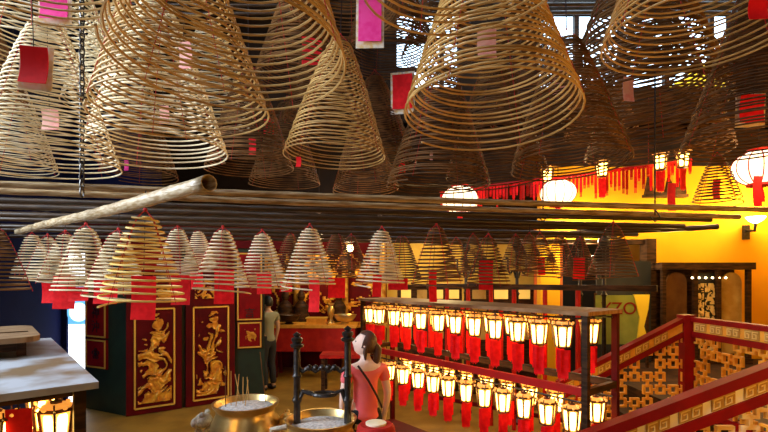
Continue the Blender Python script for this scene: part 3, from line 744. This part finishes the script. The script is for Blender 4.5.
# ------------------------------------------------------------ balustrades
def lattice_mesh(L, h0, h1, slope, zbase, pitch=.128, bar=.026, th=.03):
    mb = MB()
    zmin = min(zbase+h0, zbase+h0+slope*L)-.1; zmax = max(zbase+h1, zbase+h1+slope*L)+.1
    nx = int(L/pitch)+2; nz = int((zmax-zmin)/pitch)+2
    o = pitch*.36
    for i in range(nx):
        for k in range(nz):
            x = i*pitch; z = zmin+k*pitch
            if not (zbase+h0+slope*x-pitch < z < zbase+h1+slope*x+pitch): continue
            void = (i+2*k) % 5 == 0
            if not void:
                for s_ in (-1,1):
                    mb.box((x+s_*(o-bar/2),0,z),(bar,th,2*o)); mb.box((x,0,z+s_*(o-bar/2)),(2*o-2*bar,th*.98,bar))
            vr = (i+1+2*k) % 5 == 0; vu = (i+2*(k+1)) % 5 == 0
            if not void and not vr: mb.box((x+pitch/2,0,z),(pitch-2*o+.004,th*.96,bar))
            if not void and not vu: mb.box((x,0,z+pitch/2),(bar,th*.96,pitch-2*o+.004))
            if void or vr: mb.box((x+pitch/2,0,z+pitch/2),(bar*.9,th*.94,bar*.9)) if False else None
    up = Vector((-slope,0,1)).normalized()
    mb.clip((0,0,zbase+h1), up); mb.clip((0,0,zbase+h0), -up); mb.clip((L,0,0),(1,0,0)); mb.clip((0,0,0),(-1,0,0))
    return mb
def balustrade(label, p0, p1, z0, zend, spec, lat, tilew, gap, tmat='cream', h=.9, pitch=.128):
    p0, p1 = Vector(p0), Vector(p1); dv = p1-p0; L = dv.length; sl = (zend-z0)/L
    r = thing('balustrade', label, 'railing', (p0.x,p0.y,0), math.atan2(dv.y,dv.x))
    def strip(a, b, yw): return MB().prism([(0,z0-a),(L,zend-a),(L,zend-b),(0,z0-b)], -yw, yw)
    a, b, c = spec
    strip(0,a,.045).build('handrail', M['redpaint'], r, smooth=False)
    strip(a,a+b,.016).build('band', M[tmat], r, smooth=False)
    strip(a+b,a+b+c,.035).build('rail', M['redpaint'], r, smooth=False)
    lattice_mesh(L, -h+.02, -(a+b+c)+.02, sl, z0, pitch, pitch*.15).build('lattice_panel', M[lat], r, smooth=False)
    strip(h-.03,h+.05,.035).build('bottom_rail', M['redpaint'], r, smooth=False)
    n = int(L/(tilew+gap)); zm = a+b/2; hb_ = b*.86
    base = None
    for k in range(n):
        x = (k+.5)*(tilew+gap)
        if x+tilew/2 > L: break
        if base is None:
            def par(x0,x1,za,zb,y0,y1,mb): mb.prism([(x0,za+sl*x0),(x1,za+sl*x1),(x1,zb+sl*x1),(x0,zb+sl*x0)], y0, y1)
            tb = MB(); w_ = tilew/2; par(-w_,w_,-hb_/2,hb_/2,-.023,.023,tb); tme = tb.mesh('key_tile', M['tile'], False)
            kb = MB(); t_ = hb_*.085
            for sx in (-1,1):
                cx_ = sx*w_*.5; q = w_*.40; qz = hb_*.36
                for (x0,x1,za,zb) in ((cx_-q,cx_+q,qz-t_,qz),(cx_-q,cx_-q+t_,-qz,qz),(cx_-q,cx_+q*.55,-qz,-qz+t_),(cx_+q*.55-t_,cx_+q*.55,-qz,qz*.35),(cx_-q*.4,cx_+q*.55,qz*.35-t_,qz*.35)):
                    par(x0,x1,za,zb,-.028,.028,kb)
            kme = kb.mesh('key_relief', M['tilegold'], False); base = True
        t = link('key_tile', tme, r, (x,0,z0-zm+sl*x)); link('key_relief', kme, t)
    return r
nz_ = 1.71
# far stair rail rising to the newel, then the landing rail coming towards us
balustrade('far red stair balustrade with orange fretwork sloping down left from the newel', (1.72,4.5), (2.98,4.5), CZ-(381-HY)*4.5/F, CZ-(316-HY)*4.5/F, (.046,.095,.055), 'lattice', .135, .05, 'lattice')
balustrade('level red landing balustrade with orange fretwork right of the newel post', (3.05,4.44), (3.13,2.9), CZ-(317-HY)*4.45/F, CZ-(317-HY)*4.45/F, (.046,.095,.055), 'lattice', .14, .05, 'lattice')
nw = thing('newel_post', 'square red newel post where the two far balustrades meet', 'post', ((686.5-HX)*4.5/F,4.5,0))
MB().box((0,0,.82),(.10,.10,1.64)).build('shaft', M['redpaint'], nw, smooth=False)
MB().box((0,0,1.66),(.12,.12,.05)).build('cap', M['redpaint'], nw, smooth=False)
# near stair rail
balustrade('near red stair balustrade with cream key band and gilt fretwork at bottom right', ((575-HX)*3.0/F,3.0), ((800-HX)*3.0/F,3.0), CZ-(436-HY)*3.0/F, CZ-(352-HY)*3.0/F, (.075,.10,.072), 'lattice_pale', .155, .06, pitch=.165)
x0_, x1_ = (575-HX)*3/F, (800-HX)*3/F
struct('trim_stair_string', MB().prism([(x0_,0),(x1_,0),(x1_,.72),(x0_,.10)], 2.9, 3.06), M['darkred'])
struct('landing', MB().box((4.66,4.95,.4),(3.06,4.1,.8)), M['wood_dark'])
stp = MB()
for k in range(4): stp.box((1.98+.29*k+.145,5.05,.1*(k+1)*1),(.29,1.0,.2*(k+1)*1.0))
struct('stairs', stp, M['wood_dark'])

# ------------------------------------------------------------ right side: sconce, cabinet, banner, doorway
sc = at(745,226,6.98)
sn = thing('wall_sconce', 'lit wall sconce with upturned shade on the yellow wall at right', 'lamp', (sc.x,6.98,sc.z))
MB().lathe([(.03,0),(.09,.04),(.125,.09),(.12,.095),(.0,.08)], 20, (0,-.20,.02)).build('lamp_shade', M['warmglass'], sn)
MB().box((0,-.02,-.10),(.09,.04,.22)).tube([(0,-.03,-.08),(0,-.18,-.09),(0,-.20,.02)], .02, 8).build('bracket', M['iron'], sn)
def light(kind, loc, energy, col, size=.1, rot=None, name='point_light'):
    l = bpy.data.lights.new(name, kind); l.energy = energy; l.color = col
    if kind == 'AREA': l.shape = 'RECTANGLE'; l.size, l.size_y = size
    else: l.shadow_soft_size = size
    o = bpy.data.objects.new(name, l); C.objects.link(o); o.location = loc
    if rot: o.rotation_euler = rot
    return o
light('POINT', (sc.x,6.66,sc.z+.34), 60, (1,.74,.36), .12)

cl = at(655,263,6.75); crr = at(742,263,6.75); zc0, zc1 = .8, cl.z; cw_ = crr.x-cl.x
cbn = thing('shrine_cabinet', 'dark carved wooden shrine cabinet with arched panels against the yellow wall', 'cabinet', (cl.x,6.55,.8)); H_ = zc1-.8
MB().box((cw_/2,.36,H_/2),(cw_,.03,H_)).build('back_panel', M['wood_dark'], cbn, smooth=False)
MB().box((cw_/2,.19,H_-.05),(cw_+.06,.42,.10)).build('cornice', M['wood_dark'], cbn, smooth=False)
for x in (.03,cw_*.38,cw_*.64,cw_-.03): MB().box((x,.05,H_/2),(.055,.06,H_)).build('stile', M['wood_dark'], cbn, smooth=False)
MB().box((cw_/2,.19,.04),(cw_,.38,.08)).build('plinth', M['wood_dark'], cbn, smooth=False)
def arch(cx_, w_, h_, z0_):
    mb = MB(); poly = [(cx_-w_/2,z0_),(cx_+w_/2,z0_)]+[(cx_+w_/2*math.cos(a),z0_+h_-w_/2+w_/2*math.sin(a)) for a in [PI*k/12 for k in range(13)]]
    mb.prism(poly, .10, .14); return mb
arch(cw_*.20,.30,H_-.28,.14).build('arched_panel', M['archbrown'], cbn, smooth=False)
arch(cw_*.82,.30,H_-.28,.14).build('arched_panel', M['amber'], cbn, smooth=False)
MB().box((cw_*.51,.10,H_/2),(cw_*.25,.02,H_-.3)).build('door_panel', M['black'], cbn, smooth=False)
for cx_, sd in ((.44,31),(.56,37)): relief(.13,H_-.5,sd,thr=.0,depth=.03,nx=16,nz=60,freq=12).build('foliage', M['tilegold'], cbn, (cw_*cx_,.085,.2))
for k in range(6):
    MB().sphere((cw_*(.34+.075*k),.03,H_-.22), .015, 8).build('reflected_light', M['warmglass'], cbn)  # glowing beads stand in for a row of lights reflected in the front
struct('trim_4', MB().box((4.02,6.9,1.32),(.14,.2,2.64)).box((3.4,6.93,2.60),(1.4,.14,.07)), M['wood_dark'])
struct('wall_dark_recess', MB().box((3.75,8.7,1.4),(1.1,.1,2.8)), M['opaque_dark'])
scn = MB().box((0,0,1.15),(.80,.04,2.3)); o = scn.build('folding_screen', M['opaque_dark'], loc=(3.55,6.72,0), smooth=False); tag(o, 'dark grey green screen standing in the doorway behind the banner', 'screen')
bn = at(617,345,6.3); 
b_ = thing('banner', 'olive green banner with dark red letters YZO beside a yellow drape', 'banner', (bn.x,6.3,0))
MB().box((0,0,1.47),(.60,.02,.68)).build('cloth', M['olive'], b_, smooth=False)
link('lettering', text_mesh('YZO', .24, M['lettering']), b_, (.02,-.014,1.62))
MB().prism([(.26,1.13),(.44,1.13),(.36,1.38),(.42,1.62),(.44,1.82),(.22,1.82),(.30,1.5)], -.03, .0).build('yellow_drape', M['yelcloth'], b_, smooth=False)
for x in (-.29,.43): MB().box((x,.02,.92),(.03,.03,1.84)).build('pole', M['wood_dark'], b_, smooth=False)
oc = MB(); nfold = 24; Yc = 7.6; xa, xb = (534-HX)*Yc/F, (562-HX)*Yc/F
oc.bm.free(); oc.bm = bmesh.new(); fr_ = []
for i in range(nfold+1):
    x = xa+(xb-xa)*i/nfold; y = Yc+.03*math.sin(i*1.5); fr_.append((oc.bm.verts.new((x,y,1.0)), oc.bm.verts.new((x,y,2.9)), oc.bm.verts.new((x,y+.02,1.0)), oc.bm.verts.new((x,y+.02,2.9))))
for a_, b2 in zip(fr_,fr_[1:]):
    oc.bm.faces.new((a_[0],b2[0],b2[1],a_[1])); oc.bm.faces.new((a_[2],a_[3],b2[3],b2[2])); oc.bm.faces.new((a_[1],b2[1],b2[3],a_[3])); oc.bm.faces.new((a_[0],a_[2],b2[2],b2[0]))
tag(oc.build('curtain', M['orangecloth']), 'hanging orange curtain behind the small coils right of centre', 'curtain')
tag(MB().tube([(xa-.2,Yc,2.92),(xb+.2,Yc,2.92)], .02, 8).build('curtain_rod', M['wood_dark']), 'dark rod carrying the orange curtain', 'rod')

# cabinets with lit panes along the back of the hall
for i, (pa, pb, Y, lab) in enumerate(((398,462,8.2,'dark cabinet with small lit panes behind the left half of the rack'),(468,556,8.0,'dark cabinet with small lit panes behind the right half of the rack'))):
    xa, xb = (pa-HX)*Y/F, (pb-HX)*Y/F; zt_ = CZ-(287-HY)*Y/F
    r = thing('display_cabinet', lab, 'cabinet', (xa,Y,0)); w_ = xb-xa
    MB().box((w_/2,.2,zt_/2),(w_,.4,zt_)).build('body', M['wood_dark'], r, smooth=False)
    MB().box((w_/2,.18,zt_+.02),(w_+.06,.46,.04)).build('top', M['wood_dark'], r, smooth=False)
    n = 4
    for k in range(n):
        MB().box((w_*(k+.5)/n,-.008,zt_-.13),(w_/n*.62,.016,.16)).build('pane', M['paneyel' if (k+i) % 3 != 1 else 'amber'], r, smooth=False)
        MB().box((w_*(k+.5)/n,-.008,zt_-.62),(w_/n*.7,.016,.62)).build('lower_panel', M['opaque_dark' if k % 2 else 'amber'], r, smooth=False)

# ------------------------------------------------------------ altar at the back left
TY = 9.3
tx0, tx1 = (272-HX)*TY/F, (356-HX)*TY/F; tz = CZ-(325-HY)*TY/F
al = thing('altar_table', 'long altar table with a yellow top edge and red front at the back', 'table', ((tx0+tx1)/2,TY,0)); w_ = tx1-tx0
MB().box((0,.3,tz-.03),(w_,.7,.06)).build('tabletop', M['lattice'], al, smooth=False)
MB().box((0,-.02,tz-.30),(w_*.98,.03,.48)).build('red_cloth', M['redcloth'], al, smooth=False)
for sx in (-1,1):
    for y in (.05,.55): MB().box((sx*(w_/2-.06),y,tz/2-.03),(.07,.07,tz-.06)).build('leg', M['darkred'], al, smooth=False)
def onal(px): return ((px-HX)*(TY+.2)/F, TY+.2, tz)
for px, m, lab in ((289,'wood_dark','dark round bowl on the left end of the altar table'),(345,'brass','brass bowl on the right end of the altar table')):
    x,y,z = onal(px); r = thing('offering_bowl', lab, 'bowl', (x,y,z)); 
    MB().lathe([(.08,0),(.10,.02),(.06,.04),(.17,.08),(.22,.15),(.24,.20),(.22,.20),(.16,.12)], 24).build('bowl', M[m], r)
    MB().lathe([(.2,.17),(0,.19)], 20).build('ash', M['ash'], r)
x,y,z = onal(317); bx = thing('offering_box', 'small gold offering box between the two bowls on the altar', 'box', (x,y,z))
MB().box((0,0,.07),(.40,.25,.10)).box((0,0,.01),(.44,.28,.02)).build('body', M['lattice'], bx, smooth=False); MB().box((0,0,.13),(.44,.28,.025)).build('lid', M['goldline'], bx, smooth=False)
x,y,z = onal(327); tag(MB().lathe([(.09,0),(.06,.04),(.04,.10),(.07,.2),(.08,.28),(.05,.36),(.08,.42),(.06,.42)], 20, (0,0,0)).build('brass_vase', M['brass'], loc=(x+.05,y+.26,z)), 'slim brass vase standing behind the gold box on the altar', 'vase')
# shrine with gilded carving behind the altar
sh = thing('altar_shrine', 'gilded carved shrine with dark niches behind the altar table', 'shrine', ((tx0+tx1)/2,10.40,0))
MB().box((0,.1,1.5),(3.0,.2,3.0)).build('back_board', M['darkred'], sh, smooth=False)
for k, x in enumerate((-1.4,-.55,.55,1.4)): MB().lathe([(.10,0),(.08,.1),(.07,2.8),(.11,2.95)], 14, (x,-.08,0)).build('column', M['backglow'], sh)
relief(2.9,.55,51,thr=-.05,depth=.06,nx=90,nz=20,freq=6).build('carved_frieze', M['gold'], sh, (0,0,2.05))
relief(2.9,.7,57,thr=.15,depth=.06,nx=90,nz=24,freq=5).build('carved_panel', M['gold'], sh, (0,0,1.25))
MB().box((0,-.2,1.0),(3.0,.4,.10)).build('shelf', M['backglow'], sh, smooth=False)
for k,(px,lab) in enumerate(((284,'dark seated statue on the left of the altar shrine'),(300,'dark seated statue second from the left in the altar shrine'),(338,'dark seated statue on the right of the altar shrine'))):
    x = (px-HX)*10.0/F; r = thing('statue', lab, 'statue', (x,10.14,1.05), 0, 'statues in the altar shrine')
    MB().lathe([(.20,0),(.22,.08),(.16,.22),(.17,.36),(.10,.46),(.05,.50)], 18).build('robe', M['wood_dark'], r)
    MB().sphere((0,0,.58), .085, 14, (1,1,1.15)).lathe([(.09,.63),(.05,.70),(.02,.74)], 12).build('head', M['wood_dark'], r)
# hanging bulbs that show as stars below the poles
for px,py,lab in ((319,219,'small bright bare bulb hanging under the poles left of centre'),(380,222,'small bright bare bulb hanging under the poles at centre'),(350,248,'small warm bulb glowing behind the tiny coil right of the altar')):
    p = at(px,py,6.6); r = thing('hanging_bulb', lab, 'lamp', (p.x,p.y,p.z), 0, 'bare bulbs under the poles')
    MB().sphere((0,0,0), .05, 12, (1,1,1.2)).build('bulb', M['warmglass'], r)
    MB().lathe([(.025,.05),(.03,.10),(.012,.11)], 10).tube([(0,0,.1),(0,0,ZC-p.z)], .005, 5).build('cord', M['cord'], r)
    light('POINT', (p.x,p.y-.12,p.z-.1), 14, (1,.72,.38), .06)
lowst = MB(); p = at(345,365,6.0)
tb = thing('red_stool', 'low stool with a red cushion top between the iron posts', 'stool', ((342-HX)*8.2/F,8.2,0))
MB().box((0,0,.66),(.75,.45,.06)).build('cushion', M['redcloth'], tb, smooth=False)
for sx in (-1,1):
    for sy in (-1,1): MB().box((sx*.32,sy*.18,.315),(.06,.06,.63)).build('leg', M['wood_dark'], tb, smooth=False)

# ------------------------------------------------------------ upper right lanterns and fringe
FA = at(440,196,7.2); FB = at(692,168,5.9)
dv = FB-FA; Lf = dv.length
vl = thing('fringe_rail', 'red fringed valance on a rail running along the upper right hall', 'valance', (FA.x,FA.y,0), math.atan2(dv.y,dv.x))
Lh = math.hypot(dv.x,dv.y)
MB().tube([(0,0,FA.z+.06),(Lh,0,FB.z+.10)], .025, 8).build('rail', M['redbright'], vl)
nf = 70; rf = random.Random(4)
for k in range(nf):
    t = (k+.5)/nf; z = FA.z+.06+(FB.z+.04-FA.z)*t; ln = rf.uniform(.16,.36); m = 'red_card' if rf.random() < .75 else 'redbright'
    MB().box((0,0,-ln*.4),(Lh/nf*.72,.012,ln*.8)).tube([(-.008,0,-ln*.8),(-.008,0,-ln)], .006, 4).tube([(.008,0,-ln*.8),(.008,0,-ln)], .006, 4).build('tassel', M[m], vl, (Lh*t,rf.uniform(-.05,.05),z), smooth=False)
fd = Vector((dv.x,dv.y,0)).normalized()
for i,(px,lab) in enumerate(((545,'first small lit lantern from the left above the red fringe'),(598,'second small lit lantern from the left above the red fringe'),(655,'third small lit lantern above the red fringe near the yellow wall'),(677,'rightmost small lit lantern above the red fringe near the yellow wall'))):
    k_ = (px-HX)/F; u = (FA.x-k_*FA.y)/(k_*fd.y-fd.x); pz = FA.z+(FB.z-FA.z)*u/Lh+.26
    lantern((FA.x+fd.x*u,FA.y+fd.y*u-.12,pz), lab, 'small lanterns on the fringe rail', rz=.4*i, s=1.15)
def round_lantern(p, R, label):
    r = thing('round_lantern', label, 'lantern', p)
    g = MB(); prof = []
    for k in range(13):
        a = -PI/2*.86+PI*.86*k/12; prof.append((R*math.cos(a), R*.78*math.sin(a)))
    g.lathe(prof, 24); g.build('paper_shade', M['lglass_hot'], r)
    rb = MB()
    for k in range(12):
        a = 2*PI*k/12; rb.tube([(rr_*1.012*math.cos(a), rr_*1.012*math.sin(a), z_) for rr_, z_ in prof], .006, 4)
    rb.build('rib', M['redbright'], r)
    MB().lathe([(R*.45,R*.66),(R*.48,R*.80),(R*.2,R*.86)], 18).build('top_ring', M['redbright'], r)
    MB().lathe([(R*.2,-R*.86),(R*.48,-R*.80),(R*.45,-R*.66)], 18).build('bottom_ring', M['redbright'], r)
    MB().tube([(0,0,R*.8),(0,0,3.9-p.z+.9)], .006, 5).build('cord', M['cord'], r)
    MB().lathe([(.03,-R*.86),(.045,-R*1.1),(.05,-R*1.5)], 12).build('tassel', M['red_card'], r)
    return r
p = at(558,193,6.2); round_lantern(p, .235, 'round white paper lantern glowing among the red fringe right of centre'); light('POINT', p+Vector((0,-.36,0)), 22, (1,.62,.25), .2)
p = at(759,168,4.7); round_lantern(p, .235, 'round white paper lantern at the right edge with red top'); light('POINT', p+Vector((-.05,-.34,0)), 20, (1,.6,.25), .2)
p = at(460,200,6.5); round_lantern(p, .26, 'round white paper lantern half hidden behind poles at the left fringe end')
for px,py,Y,lab in ((672,197,4.9,'dark red prayer card hanging alone before the yellow wall'),(758,190,4.5,'dark red prayer card hanging below the round lantern at the right edge')):
    p = at(px,py-14,Y); r = thing('hanging_card', lab, 'card', p, 0, 'red cards by the yellow wall')
    link('card', card_mesh(.085,.30,'red_card'), r)
    MB().tube([(0,0,0),(0,0,ZT-p.z)], .003, 4).build('cord', M['cord'], r)
# small dark roof ornament shape under the lanterns
p = at(665,196,6.6); r = thing('hanging_ornament', 'dark wooden hanging ornament beneath the small lanterns by the yellow wall', 'ornament', p)
MB().box((0,0,0),(.62,.10,.04)).build('base_board', M['wood_dark'], r, smooth=False)
MB().prism([(-.3,0),(-.24,.30),(-.18,.06),(.0,.05),(.05,.28),(.12,.06),(.26,.34),(.3,.03)], -.03, .03).build('carving', M['wood_dark'], r, smooth=False)
MB().tube([(-.26,0,0),(-.26,0,1.0)], .005, 4).tube([(.26,0,0),(.26,0,1.0)], .005, 4).build('cord', M['cord'], r)

# ------------------------------------------------------------ people
def skin(name, nodes, edges, root, m, parent, sub=2, apply_only=False):
    me = bpy.data.meshes.new(name); keys = list(nodes); idx = {k:i for i,k in enumerate(keys)}
    me.from_pydata([nodes[k][0] for k in keys], [(idx[a],idx[b]) for a,b in edges], [])
    o = bpy.data.objects.new(name, me); C.objects.link(o)
    o.modifiers.new('skin','SKIN'); 
    sv = me.skin_vertices[0].data
    for k in keys:
        r = nodes[k][1]; sv[idx[k]].radius = r if isinstance(r, tuple) else (r,r)
        sv[idx[k]].use_root = (k == root)
    sd = o.modifiers.new('sub','SUBSURF'); sd.levels = sub; sd.render_levels = sub
    dg = bpy.context.evaluated_depsgraph_get(); em = bpy.data.meshes.new_from_object(o.evaluated_get(dg))
    bpy.data.objects.remove(o); em.materials.clear(); em.materials.append(m); em.name = name
    for p_ in em.polygons: p_.use_smooth = True
    return em
def remesh(me, name, vox, m):
    o = bpy.data.objects.new(name, me); C.objects.link(o); md = o.modifiers.new('r','REMESH'); md.mode = 'VOXEL'; md.voxel_size = vox; md.use_smooth_shade = True
    s2 = o.modifiers.new('s','SMOOTH'); s2.factor = .5; s2.iterations = 2
    dg = bpy.context.evaluated_depsgraph_get(); em = bpy.data.meshes.new_from_object(o.evaluated_get(dg)); bpy.data.objects.remove(o)
    em.materials.clear(); em.materials.append(m)
    for p_ in em.polygons: p_.use_smooth = True
    return em
def person(label, loc, rz, hgt, yaw, pitch, female, mats, arms):
    """local frame: faces +Y, feet on z=0; hgt scales a 1.61 m figure"""
    r = thing('person', label, 'person', loc, rz); k = hgt/1.61
    r.scale = (k,k,k)
    shw = .165 if female else .19; hip = .088
    N = {'pel':((0,0,.90),(.135,.10)),'sp':((0,.01,1.03),(.105,.085)),'ch':((0,0,1.18),(.125,.095)),'uc':((0,-.01,1.29),(.10,.075)),'nk':((0,-.005,1.375),.048),'hb':((0,.01,1.45),.046)}
    E = [('pel','sp'),('sp','ch'),('ch','uc'),('uc','nk'),('nk','hb')]
    for s_, t in ((-1,'L'),(1,'R')):
        el, wr = arms[t]
        N['sh'+t] = ((s_*shw,-.01,1.30),.052); N['el'+t] = (el,.037); N['wr'+t] = (wr,.025)
        d_ = (Vector(wr)-Vector(el)).normalized(); fw = Vector((0,1,0))
        side = d_.cross(Vector((s_,0,0))).normalized()
        if side.length < .1: side = fw
        pm = Vector(wr)+d_*.055; N['pm'+t] = (tuple(pm),(.034,.018))
        E += [('uc','sh'+t),('sh'+t,'el'+t),('el'+t,'wr'+t),('wr'+t,'pm'+t)]
        fwd = Vector((0,1,0)); fwd = (fwd-d_*fwd.dot(d_)).normalized()
        nrm = Vector((-s_,0,0)); nrm = (nrm-d_*nrm.dot(d_)).normalized()
        for j,(off,ln) in enumerate(((.030,.066),(.010,.075),(-.010,.070),(-.028,.055))):
            b0 = pm+d_*.035+fwd*off; b1 = b0+d_*ln*.55+nrm*.006; b2_ = b1+d_*ln*.42+nrm*.022
            for q_, v_ in enumerate((b0,b1,b2_)): N['f%s%d%d' % (t,j,q_)] = (tuple(v_),(.0095,.0088,.0075)[q_])
            E += [('pm'+t,'f%s%d0' % (t,j)),('f%s%d0' % (t,j),'f%s%d1' % (t,j)),('f%s%d1' % (t,j),'f%s%d2' % (t,j))]
        b0 = Vector(wr)+d_*.03+fwd*.030; b1 = b0+d_*.030+fwd*.022+nrm*.01; b2_ = b1+d_*.030+fwd*.006+nrm*.01
        for q_, v_ in enumerate((b0,b1,b2_)): N['t%s%d' % (t,q_)] = (tuple(v_),(.013,.0105,.0085)[q_])
        E += [('wr'+t,'t%s0' % t),('t%s0' % t,'t%s1' % t),('t%s1' % t,'t%s2' % t)]
        N['hp'+t] = ((s_*hip,0,.83),.088); N['th'+t] = ((s_*.095,.01,.66),.075); N['kn'+t] = ((s_*.095,.015,.46),.053); N['ca'+t] = ((s_*.097,-.015,.33),.052); N['an'+t] = ((s_*.1,-.03,.09),.036)
        N['he'+t] = ((s_*.1,-.045,.045),.035); N['to'+t] = ((s_*.11,.12,.03),.03)
        E += [('pel','hp'+t),('hp'+t,'th'+t),('th'+t,'kn'+t),('kn'+t,'ca'+t),('ca'+t,'an'+t),('an'+t,'he'+t),('he'+t,'to'+t)]
    bme = skin('body', N, E, 'pel', M[mats[0]], r)
    # sculpted head
    hm = bmesh.new(); bmesh.ops.create_uvsphere(hm, u_segments=40, v_segments=28, radius=1)
    def gs(d_, c_, w_): c_ = Vector(c_).normalized(); return math.exp(-((d_-c_).length/w_)**2)
    for v in hm.verts:
        d_ = v.co.normalized(); q_ = Vector((d_.x*.074, d_.y*.092, d_.z*.112))
        if d_.z < 0 and d_.y > -.1: q_.x *= 1+.28*d_.z*max(0,d_.y+.1)
        q_ += Vector((0,1,0))*(.026*gs(d_,(0,1,-.20),.17)+.012*gs(d_,(0,1,-.02),.14)+.016*gs(d_,(0,.75,-.85),.28)+.008*gs(d_,(0,1,-.52),.16)+.006*gs(d_,(0,1,.22),.3))
        for s_ in (-1,1):
            q_ += Vector((0,-1,0))*.012*gs(d_,(s_*.36,1,.02),.18)
            q_ += Vector((s_,0,0))*.020*gs(d_,(s_,-.10,-.08),.16)
            q_ += Vector((s_*.2,1,0))*.006*gs(d_,(s_*.5,.9,-.30),.25)
        v.co = q_
    HM = Matrix.Translation((0,.015,1.515)) @ Matrix.Rotation(yaw,4,'Z') @ Matrix.Rotation(pitch,4,'X')
    bmb = bmesh.new(); bmb.from_mesh(bme)
    hm2 = bpy.data.meshes.new('h'); hm.transform(HM); hm.to_mesh(hm2); hm.free(); bmb.from_mesh(hm2); bmb.to_mesh(bme); bmb.free()
    bme = remesh(bme, 'body', .0065, M[mats[0]])
    link('body', bme, r)
    def headpart(name, mb, m):
        mb.bm.transform(HM); return mb.build(name, M[m], r)
    for s_ in (-1,1): headpart('eye', MB().sphere((s_*.028,.082,.004), .011, 10, (1,.6,.6)), 'eye')
    headpart('mouth', MB().sphere((0,.094,-.052), .018, 10, (1,.35,.30)), 'lips')
    hb_ = MB(); bmesh.ops.create_uvsphere(hb_.bm, u_segments=32, v_segments=22, radius=1)
    kill = []
    for v in hb_.bm.verts:
        d_ = v.co.normalized(); v.co = Vector((d_.x*.086,d_.y*.102-.006,d_.z*.122+.006))*(1+.02*noise.noise(d_*6))
        if d_.y > .30-.0*d_.z and d_.z < .62: kill.append(v)
        elif d_.z < -.62 or (abs(d_.x) > .6 and d_.z < -.35 and d_.y > -.2): kill.append(v)
    bmesh.ops.delete(hb_.bm, geom=kill, context='VERTS')
    if female:
        hb_.tube([(0,-.085,.02),(0,-.125,-.01),(0,-.14,-.09),(.01,-.13,-.17),(.015,-.115,-.24)], [.03,.038,.036,.028,.010], 10)
        hb_.tube([(-.06,-.02,.03),(-.075,-.03,-.06),(-.06,-.05,-.13)], [.022,.02,.008], 8)
    headpart('hair', hb_, mats[1])
    # shirt
    g = .014
    SN = {k_: (N[k_][0], tuple(x+g for x in (N[k_][1] if isinstance(N[k_][1],tuple) else (N[k_][1],)*2))) for k_ in ('pel','sp','ch','uc')}
    SN['hem'] = ((0,0,.81),(.150,.115)); SN['nkb'] = ((0,-.008,1.335),(.062,.055))
    SE = [('hem','pel'),('pel','sp'),('sp','ch'),('ch','uc'),('uc','nkb')]
    for s_, t in ((-1,'L'),(1,'R')):
        sh = Vector(N['sh'+t][0]); el = Vector(arms[t][0])
        SN['s'+t] = (tuple(sh),.063); SN['m'+t] = (tuple(sh.lerp(el,.55)),.056); SE += [('uc','s'+t),('s'+t,'m'+t)]
    link('shirt', skin('shirt', SN, SE, 'sp', M[mats[2]], r), r)
    PN = {'w':((0,0,1.0),(.122,.092)),'p':((0,0,.88),(.145,.11))}; PE = [('w','p')]
    for s_, t in ((-1,'L'),(1,'R')):
        for q_, rad in (('hp',.10),('th',.086),('kn',.066),('ca',.063),('an',.055)):
            PN[q_+t] = (N[q_+t][0], rad)
        PE += [('p','hp'+t),('hp'+t,'th'+t),('th'+t,'kn'+t),('kn'+t,'ca'+t),('ca'+t,'an'+t)]
    link('trousers', skin('trousers', PN, PE, 'p', M[mats[3]], r), r)
    for s_ in (-1,1):
        MB().sphere((s_*.105,.03,.045), .05, 16, (1.0,2.3,.9)).build('shoe', M['black'], r)
    return r
wY = 3.95
wm = person('woman in a coral pink shirt with brown ponytail gazing upward beside the rack', ((365.5-HX)*wY/F,wY,0), math.radians(22), 1.565, math.radians(62), math.radians(16), True, ('skin_f','hair','coral','pants'),
   {'L':((-.215,-.02,1.06),(-.205,.05,.84)),'R':((.205,-.03,1.06),(.19,.03,.84))})
MB().tube([(-.10,-.085,1.345),(-.02,-.128,1.22),(.06,-.122,1.08),(.12,-.10,.96)], .010, 6).build('bag_strap', M['strap'], wm)
mn = person('man in a grey green shirt and dark trousers standing behind the narrow couplet board', ((268-HX)*8.3/F,8.3,0), math.radians(60), 1.70, 0, 0, False, ('skin_m','hair_m','greyshirt','darkpants'),
   {'L':((-.23,-.02,1.06),(-.22,.06,.84)),'R':((.23,-.02,1.07),(.25,.06,.84))})

# ------------------------------------------------------------ light
# daylight through the skylight and the left window
light('AREA', (-2.3,.8,6.15), 50, (.80,.90,1), (2.6,2.2), (0,0,0), 'skylight')
light('AREA', (XL-.12,1.6,3.9), 580, (.86,.93,1), (1.4,2.0), (0,-PI/2,0), 'window_light')
# hall lamps and added fill lights
light('POINT', (4.4,6.2,3.1), 48, (1,.66,.22), .15)
light('POINT', ((588-HX)*6.7/F,6.75,2.62), 75, (1,.84,.52), .1)
light('POINT', (-1.4,9.5,2.3), 30, (1,.62,.2), .2)
light('POINT', (1.2,8.9,2.6), 150, (1,.72,.30), .2)
light('POINT', (.6,6.9,2.5), 12, (1,.6,.2), .2)
light('POINT', (-.2,-1.3,2.6), 12, (1,.86,.68), .15)  # unseen fill added behind the camera to brighten the foreground
light('POINT', (3.0,1.5,2.0), 80, (1,.48,.10), .15)  # unseen orange fill added at right front for the coils and fretwork
light('POINT', (3.6,5.6,2.3), 24, (1,.6,.16), .15)
